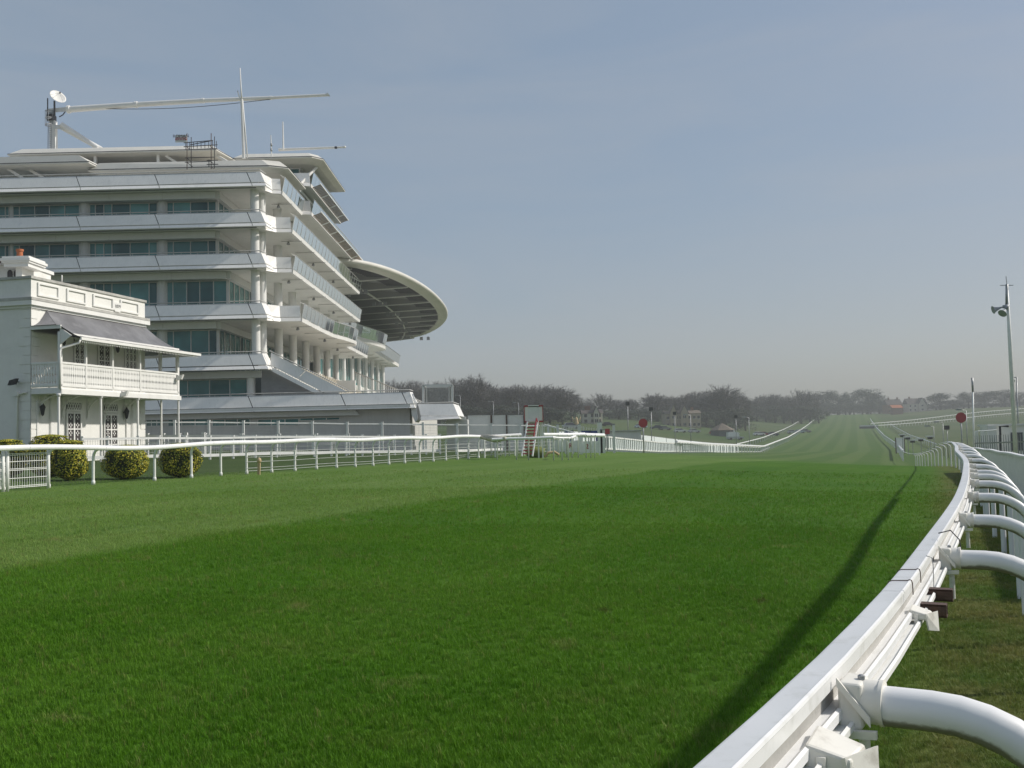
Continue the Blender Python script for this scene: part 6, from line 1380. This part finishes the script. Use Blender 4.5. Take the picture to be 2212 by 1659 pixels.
# rows of short white posts on the grass
bp0 = None
for i in range(34):
    x = 1218 + i * 3.3 if i < 14 else 1262 + (i - 14) * 5.4
    Y = 205 if i < 14 else 240
    p_ = on(x, Y)
    if bp0 is None: bp0 = MB().box(p_.x - .07, p_.x + .07, p_.y - .07, p_.y + .07, p_.z - .05, p_.z + .95).build('marker_post', 'postwhite'); b00 = p_.copy(); o = bp0
    else: o = link('marker_post', bp0.data); o.location = p_ - b00
    tag(o, ORD[i] + ' short white marker post from the ladder tower, before the wood' if i < 14 else ORD[i - 14] + ' short white marker post from the left, in the row below the cottage', 'post', 'white marker posts on the far grass')
# chain-link fence across the left field
o = thing('chain_link_fence', on(1300, 150), 'grey chain-link fence crossing the field behind the picket fence', 'fence')
cp_ = [on(x, lerp(140, 203, (x - 1205) / 395)) for x in range(1205, 1605, 26)]
for p_ in cp_: MB().tube([p_, p_ + Vector((0, 0, 1.9))], .045, 6).build('post', 'steel', o)
for a, b_ in zip(cp_, cp_[1:]): MB().slab(a, b_, b_ + Vector((0, 0, 1.8)), a + Vector((0, 0, 1.8)), (0, .01, 0)).build('net_panel', 'haze_mesh', o); MB().beam(a + Vector((0, 0, 1.85)), b_ + Vector((0, 0, 1.85)), .05).build('top_wire', 'steel', o)
a, b_ = on(1312, 118), on(1385, 118)
o = thing('store_shed', a, 'long low grey shed roof behind the picket fence', 'shed'); MB().box(a.x, b_.x, 118, 122, a.z - .3, at(1340, 932, 118).z).build('wall', 'fascia', o); MB().box(a.x - .2, b_.x + .2, 117.8, 122.2, at(1340, 932, 118).z, at(1340, 930, 118).z).build('roof', 'grey', o)
# carved wooden figure with raised arms
b0 = on(1246, 250); o = thing('carved_post', b0, 'pale carved wooden trunk with two raised branch arms', 'sculpture')
MB().tube([b0, b0 + Vector((0, 0, 1.6)), b0 + Vector((0, 0, 2.9)), b0 + Vector((0, 0, 3.6))], [.6, .62, .45, .12], 10).build('trunk', 'wood', o, True)
for s_ in (-1, 1): MB().tube([b0 + Vector((.3 * s_, 0, 2.2)), b0 + Vector((.8 * s_, 0, 2.8)), b0 + Vector((1.15 * s_, 0, 3.7))], [.2, .16, .06], 8).build('arm', 'wood', o, True)
M['tile'] = pmat('roof_tile', (.10, .085, .08), .8, .25, .8); M['redtile'] = pmat('red_tile', (.20, .07, .05), .8, .25, .8); M['brick'] = pmat('brick_wall', (.24, .13, .09), .85, .2, 1.5); M['render'] = pmat('cream_render', (.62, .58, .48), .8, .08, .8); M['thatch'] = pmat('shelter_roof', (.16, .13, .10), .9, .2, 1.5); M['tanwall'] = pmat('tan_wall', (.40, .33, .24), .85, .12, .8)
def gable_house(name, label, x0, x1, yb, ye, yr, Y, depth, wallm, roofm, bays=(), chim=(), wins=4):
    """ridge runs along X; bays: picture x-spans with their own front gables"""
    a = on((x0 + x1) / 2, Y); A_ = at(x0, yb, Y); B_ = at(x1, yb, Y); ze = at((x0 + x1) / 2, ye, Y).z; zr_ = at((x0 + x1) / 2, yr, Y).z; zg = min(H(A_.x, Y), H(B_.x, Y)) - .3
    o = thing(name, Vector((a.x, Y, zg)), label, 'house')
    MB().box(A_.x, B_.x, Y, Y + depth, zg, ze).build('wall', wallm, o)
    rf = MB().prism([(A_.x - .3, Y - .3, ze), (A_.x - .3, Y + depth / 2, zr_), (A_.x - .3, Y + depth + .3, ze)], (B_.x - A_.x + .6, 0, 0)).build('roof', roofm, o)
    for (u, v, yt) in bays:
        p0, p1 = at(u, yb, Y), at(v, yb, Y); zt = at(u, yt, Y).z; m_ = (p0.x + p1.x) / 2
        MB().prism([(p0.x, Y - 1.2, zg), (p1.x, Y - 1.2, zg), (p1.x, Y - 1.2, ze), (m_, Y - 1.2, zt), (p0.x, Y - 1.2, ze)], (0, depth / 2, 0)).build('gable_bay', wallm, o)
        for e, (q0, q1) in enumerate((((p0.x - .25, ze - .2), (m_, zt + .15)), ((p1.x + .25, ze - .2), (m_, zt + .15)))): MB().slab((q0[0], Y - 1.4, q0[1]), (q1[0], Y - 1.4, q1[1]), (q1[0], Y + depth / 2, q1[1]), (q0[0], Y + depth / 2, q0[1]), (0, 0, .15)).build('bay_roof', roofm, o)
        hgt = ze - zg
        for zf in (.25, .7):
            w_ = MB().box(m_ - .55, m_ + .55, Y - 1.26, Y - 1.2, zg + hgt * zf, zg + hgt * zf + 1.1).build('window', 'carglass', o); MB().box(m_ - .04, m_ + .04, Y - 1.3, Y - 1.26, zg + hgt * zf, zg + hgt * zf + 1.1).build('glazing_bar', 'housetrim', w_)
    L = B_.x - A_.x
    for i in range(wins):
        xw = A_.x + L * (i + .5) / wins
        for zf in ((.28,) if ze - zg < 4 else (.18, .62)):
            w_ = MB().box(xw - .5, xw + .5, Y - .05, Y, zg + .3 + (ze - zg) * zf, zg + .3 + (ze - zg) * zf + 1.1).build('window', 'carglass', o); MB().box(xw - .6, xw + .6, Y - .12, Y - .05, zg + .2 + (ze - zg) * zf, zg + .3 + (ze - zg) * zf).build('sill', 'housetrim', w_)
    for u in chim: p0 = at(u, yr, Y); MB().box(p0.x - .5, p0.x + .5, Y + depth / 2 - .4, Y + depth / 2 + .5, zr_ - 1, zr_ + 1.3).build('chimney', 'brick', rf)
    return o
gable_house('cottage', 'white-gabled cottage with dark roof at the edge of the wood', 1258, 1302, 905, 893, 884, 330, 8, 'render', 'tile', [(1282, 1294, 879)], [1268, 1274], 3)
gable_house('pub', 'cream pub with twin tall bay gables behind the car park', 1438, 1514, 906, 893, 886, 385, 10, 'tanwall', 'thatch', [(1447, 1462, 876), (1470, 1486, 876)], [1500], 8)
gable_house('terrace_house', 'brick house with red roof at the end of the far treeline', 1918, 1950, 893, 874, 862, 690, 10, 'brick', 'tile', [], [1925, 1944], 4)
gable_house('terrace_house', 'pale rendered house right of the brick one in the far treeline', 1962, 2004, 893, 872, 860, 700, 10, 'render', 'tile', [(1985, 1999, 860)], [1970], 4)
a, b_ = at(1928, 882, 660), at(1950, 876, 660); o = thing('red_awning', on(1939, 660), 'bright red low roof in front of the brick house', 'roof'); q = MB().box(a.x, b_.x, 660, 664, H(a.x, 660), a.z + .2).build('wall', 'brick', o); MB().hexa([(a.x - .3, 659.5, a.z), (b_.x + .3, 659.5, a.z), (b_.x + .3, 664, a.z + .8), (a.x - .3, 664, a.z + .8)], [(a.x - .3, 659.5, a.z + .25), (b_.x + .3, 659.5, a.z + .25), (b_.x + .3, 664, b_.z + .6), (a.x - .3, 664, b_.z + .6)]).build('roof', 'terracotta', o)
o = thing('shelter', on(1560, 335), 'low hexagonal shelter with a pointed brown roof near the white van', 'shelter'); b0 = on(1560, 335)
MB().lathe(b0, [(3.9, 0), (3.9, 2.0)], 6).build('wall', 'dimwall', o); MB().lathe(b0 + Vector((0, 0, 2.0)), [(4.6, 0), (.2, 2.4)], 6).build('roof', 'thatch', o)
# jump / path barrier and dark obstacle near the far bend
a = on(1878, 440); o = thing('hurdle', a, 'low dark hurdle at the foot of the far right rail', 'hurdle'); MB().box(a.x - 4, a.x + 4, 440, 441, a.z - .2, a.z + 1.5).build('brush', 'dimwall', o); MB().box(a.x - 4.2, a.x + 4.2, 439.8, 440, a.z + 1.0, a.z + 1.6).build('take_off_board', 'fascia', o)

# ================================================================== TREES
M['bark'] = pmat('bark', (.075, .066, .055), .9, .3, .8); M['twig'] = leaf_mat('twigs', [(.078, .074, .072), (.112, .106, .102), (.15, .143, .135)]); M['evergreen'] = leaf_mat('evergreen', [(.018, .030, .018), (.032, .05, .026), (.05, .07, .035)]); M['bushtwig'] = leaf_mat('bush_twigs', [(.05, .045, .03), (.075, .068, .042), (.09, .09, .05)])
def bare_tree(seed, spread=1.0, low=.2, dens=1.0):
    """unit tree 10 m high: trunk and limbs in one mesh, a dome of fine twigs in another"""
    rr = random.Random(seed); wood = MB(); tw = MB(); ax_, az_ = 3.7 * spread, 4.3
    wood.tube([(0, 0, 0), (.06, .04, 1.2), (.0, .1, 2.4)], [.34, .25, .22], 8, False)
    limbs = []
    for i in range(7):
        a = 2 * math.pi * (i + rr.uniform(-.3, .3)) / 7; tilt = rr.uniform(.25, .85) if i < 6 else .05; L = rr.uniform(3.6, 5.0)
        d = Vector((math.cos(a) * math.sin(tilt) * spread, math.sin(a) * math.sin(tilt) * spread, math.cos(tilt))); p0 = Vector((0, .05, rr.uniform(1.7, 2.4)))
        pts = [p0, p0 + d * L * .35 + Vector((0, 0, -.1)), p0 + d * L * .7 + Vector((0, 0, .25)), p0 + d * L + Vector((0, 0, .8))]
        wood.tube(pts, [.16, .12, .08, .035], 5, False); limbs.append(pts)
    lob = [(Vector((rr.gauss(0, 1), rr.gauss(0, 1), rr.gauss(0, .8))).normalized(), rr.uniform(.05, .22)) for _ in range(7)]
    for i in range(260):
        v = Vector((rr.gauss(0, 1), rr.gauss(0, 1), rr.gauss(.25, 1))).normalized()
        if v.z < -.75: continue
        r_ = rr.uniform(.35, 1.) ** .45 * (.82 + sum(w * max(0, v.dot(l)) ** 3 for l, w in lob))
        e = Vector((v.x * ax_ * r_, v.y * ax_ * r_, 5.6 + v.z * az_ * r_))
        if e.z < 1.6: continue
        best = min(limbs, key=lambda P: (P[2] - e).length + rr.uniform(0, .8)); k = rr.choice((1, 1, 2, 2, 3)); s0 = best[k]
        mid = lerp(s0, e, .5) + Vector((rr.uniform(-.3, .3), rr.uniform(-.3, .3), rr.uniform(-.1, .4))); wood.tube([s0, mid, e], [.05, .035, .018], 3, False)
        od = (e - Vector((0, 0, 4))).normalized()
        for j in range(int(19 * dens)):
            a = lerp(mid, e, rr.uniform(.2, 1.05)); d = (od * rr.uniform(.2, 1.1) + Vector((rr.gauss(0, 1), rr.gauss(0, 1), rr.gauss(.25, .8))) * .6).normalized(); L = rr.uniform(.3, .95)
            q = d.cross(Vector((rr.uniform(-1, 1), rr.uniform(-1, 1), rr.uniform(-1, 1)))).normalized() * rr.uniform(.013, .028); b_ = a + d * L; n_ = len(tw.v)
            tw.v += [tuple(a - q), tuple(a + q), tuple(b_ + q * .3), tuple(b_ - q * .3)]; tw.f.append((n_, n_ + 1, n_ + 2, n_ + 3))
    f = 10 / np.percentile([v[2] for v in tw.v], 99.5)
    for q in (wood, tw): q.v = [(x * f, y * f, z * f) for x, y, z in q.v]
    return wood, tw, np.percentile([abs(v[0]) for v in tw.v], 94)
def leafy(seed, rx=3.2):
    rr = random.Random(seed); wood = MB(); q = MB(); wood.tube([(0, 0, 0), (.1, 0, 3), (0, .1, 7)], [.3, .22, .08], 6)
    cl_ = [(rr.uniform(-1, 1) * rx * .7, rr.uniform(-1, 1) * rx * .7, rr.uniform(1.6, 8.4), rr.uniform(.9, 1.9)) for _ in range(26)]
    for c_ in cl_: wood.tube([(0, 0, max(.8, c_[2] - 1.6)), (c_[0] * .6, c_[1] * .6, c_[2] - .3)], [.08, .03], 4, False)
    for c_ in cl_:
        f = 1 - .45 * max(0, (c_[2] - 5) / 4)
        for i in range(190):
            d = Vector((rr.gauss(0, 1), rr.gauss(0, 1), rr.gauss(0, 1))).normalized() * c_[3] * rr.uniform(.55, 1.05); a = Vector((c_[0] * f, c_[1] * f, c_[2])) + d; u = Vector((rr.uniform(-1, 1), rr.uniform(-1, 1), rr.uniform(-1, 1))).normalized(); v = u.cross(d).normalized(); s = rr.uniform(.08, .2)
            k = len(q.v); q.v += [tuple(a - u * s), tuple(a + v * s * .7), tuple(a + u * s), tuple(a - v * s * .7)]; q.f.append((k, k + 1, k + 2, k + 3))
    zm = max(v[2] for v in q.v)
    for m_ in (wood, q): m_.v = [(x, y, z * 10 / zm) for x, y, z in m_.v]
    return wood, q, np.percentile([abs(v[0]) for v in q.v], 96)
kinds = []
for sd, sp, dn in ((11, .95, 1.), (12, 1.1, 1.1), (13, .85, 1.1), (14, 1.0, 1.25), (15, .75, 1.1)):
    w_, t_, wd_ = bare_tree(sd, sp, .2, dn); a = w_.build('trunk', 'bark', None, True); b_ = t_.build('crown', 'twig'); kinds.append((a.data, b_.data, wd_)); bpy.data.objects.remove(a); bpy.data.objects.remove(b_)
for sd in (21, 22, 23):
    w_, t_, wd_ = leafy(sd, 3.0 + sd % 3 * .5); a = w_.build('trunk', 'bark', None, True); b_ = t_.build('crown', 'evergreen'); kinds.append((a.data, b_.data, wd_)); bpy.data.objects.remove(a); bpy.data.objects.remove(b_)
def tree(x, ytop, Y, wpx, kind, label, group, name='bare_tree'):
    p_ = on(x, Y); h = max(3., at(x, ytop, Y).z - p_.z); o = thing(name, p_, label, 'tree', group); k = kinds[kind]
    link('trunk', k[0], o); link('crown', k[1], o)
    hw = wpx / FPX * Y / 2; o.scale = (hw / k[2], hw / k[2], h / 10); o.rotation_euler = (0, 0, rnd.uniform(0, 6.28)); return o
# the wood behind the stand: individual trees standing close, two ranks
G1 = 'bare trees of the wood behind the stand'
wood_f = [(842, 822, 60), (868, 828, 62), (893, 822, 64), (922, 829, 60), (950, 826, 66), (984, 818, 66), (1022, 813, 80), (1058, 829, 62), (1088, 838, 60), (1118, 832, 66), (1150, 833, 66), (1180, 832, 62), (1208, 844, 60), (1236, 853, 46)]
for i, (x, yt, wp) in enumerate(wood_f): tree(x, yt, 330 + (i % 3) * 12, wp, (i * 3 + 1) % 5, ORD[i] + ' bare grey-brown tree from the stand, in the front rank of the wood', G1)
for i in range(13): tree(850 + i * 30, 836 + (i % 4) * 4, 365 + (i % 2) * 10, 70, (i * 2) % 5, ORD[i] + ' bare tree from the stand, in the back rank of the wood', 'back rank of the wood')
for i in range(15): tree(838 + i * 27, 873 + (i % 3) * 5, 312, 52, (5, 6, 7)[i % 3], ORD[i] + ' low evergreen from the stand, along the foot of the wood', 'evergreens at the foot of the wood', 'evergreen_tree')
G2 = 'bare trees behind the far car park'
mid = [(1268, 872, 34, 'slender bare tree at the end of the wood'), (1297, 851, 58, 'spreading bare tree behind the white cottage'), (1333, 863, 46, 'smaller bare tree between cottage and lamp pole'), (1362, 862, 40, 'small bare tree behind the first dark-headed pole'), (1418, 851, 66, 'round-headed bare tree left of the pub'), (1452, 856, 50, 'bare tree behind the pub roof'), (1478, 852, 50, 'bare tree behind the pub chimneys'), (1500, 846, 56, 'tall bare tree right of the pub'), (1530, 848, 56, 'bare tree left of the tallest domed one'), (1563, 834, 84, 'tallest domed bare tree above the shelter'), (1598, 852, 52, 'bare tree just right of the tallest domed one')]
for i, (x, yt, wp, lb) in enumerate(mid): tree(x, yt, 420 + (i % 3) * 15, wp, i % 5, lb, G2)
for i in range(17): tree(1275 + i * 21, 880 + (i * 7 % 5) * 2, 405 + (i % 3) * 5, 40, (5, 6, 7)[i % 3], ORD[i] + ' dark evergreen bush from the cottage, in the hedge line behind the car park', 'evergreen hedge line behind the car park', 'evergreen_tree')
far = [(1628, 862, 44, 4, 'first'), (1652, 853, 44, 0, 'second'), (1676, 851, 44, 2, 'third'), (1700, 857, 44, 3, 'fourth'), (1729, 843, 56, 1, 'fifth'), (1752, 846, 44, 0, 'sixth')]
for i, (x, yt, wp, kd, lb) in enumerate(far): tree(x, yt, 560 + (i % 2) * 20, wp, kd, lb + ' bare tree, counting from the domed tree towards the far straight', 'bare trees left of the far straight')
for i in range(9): tree(1618 + i * 19, 874 + (i % 3) * 3, 540, 36, (5, 6, 7)[i % 3], ORD[i] + ' low evergreen from the shelter, at the foot of the trees left of the straight', 'evergreens left of the far straight', 'evergreen_tree')
ever = [(1789, 842, 48, 'square-topped evergreen left at the head of the straight'), (1815, 851, 38, 'lower evergreen second at the head of the straight'), (1838, 845, 44, 'third evergreen at the head of the straight'), (1876, 838, 62, 'largest dark evergreen at the head of the straight'), (1902, 852, 44, 'evergreen beside the brick house')]
for i, (x, yt, wp, lb) in enumerate(ever): tree(x, yt, 760, wp, 5 + i % 3, lb, 'evergreens at the head of the straight', 'evergreen_tree')
for i in range(9): tree(1775 + i * 18, 866 + (i % 3) * 3, 745, 36, 5 + (i + 1) % 3, ORD[i] + ' low evergreen bush from the left across the head of the straight', 'bushes at the head of the straight', 'evergreen_tree')
right = [(2034, 848, 54, 'dark tree right of the pale far house'), (2062, 862, 48, 'lower dark tree in the right treeline'), (2096, 845, 54, 'bushy dark tree behind the slim flagpole'), (2131, 844, 56, 'bushy dark tree between flagpole and mast'), (2174, 840, 58, 'bushy dark tree left of the loudspeaker mast'), (2206, 845, 56, 'bushy dark tree at the picture edge')]
for i, (x, yt, wp, lb) in enumerate(right): tree(x, yt, 700, wp, 5 + i % 3, lb, 'dark trees of the right treeline', 'evergreen_tree')
for i in range(16): tree(1925 + i * 20, 872 + (i % 4) * 3, 715, 42, 5 + i % 3, ORD[i] + ' low dark bush from the brick house along the right treeline', 'bushes of the right treeline', 'evergreen_tree')
# ================================================================== HAZE
hz = MB().box(-1600, 1900, -110, 2600, -14, 46).build('haze', 'grey'); tag(hz, kind='stuff')
hm = bpy.data.materials.new('haze_air'); hm.use_nodes = True; n = hm.node_tree; n.nodes.clear(); out = n.nodes.new('ShaderNodeOutputMaterial'); pv_ = n.nodes.new('ShaderNodeVolumePrincipled')
pv_.inputs['Color'].default_value = (.56, .57, .60, 1); pv_.inputs['Density'].default_value = .00078; pv_.inputs['Anisotropy'].default_value = .2
n.links.new(pv_.outputs[0], out.inputs['Volume']); hz.data.materials.clear(); hz.data.materials.append(hm)
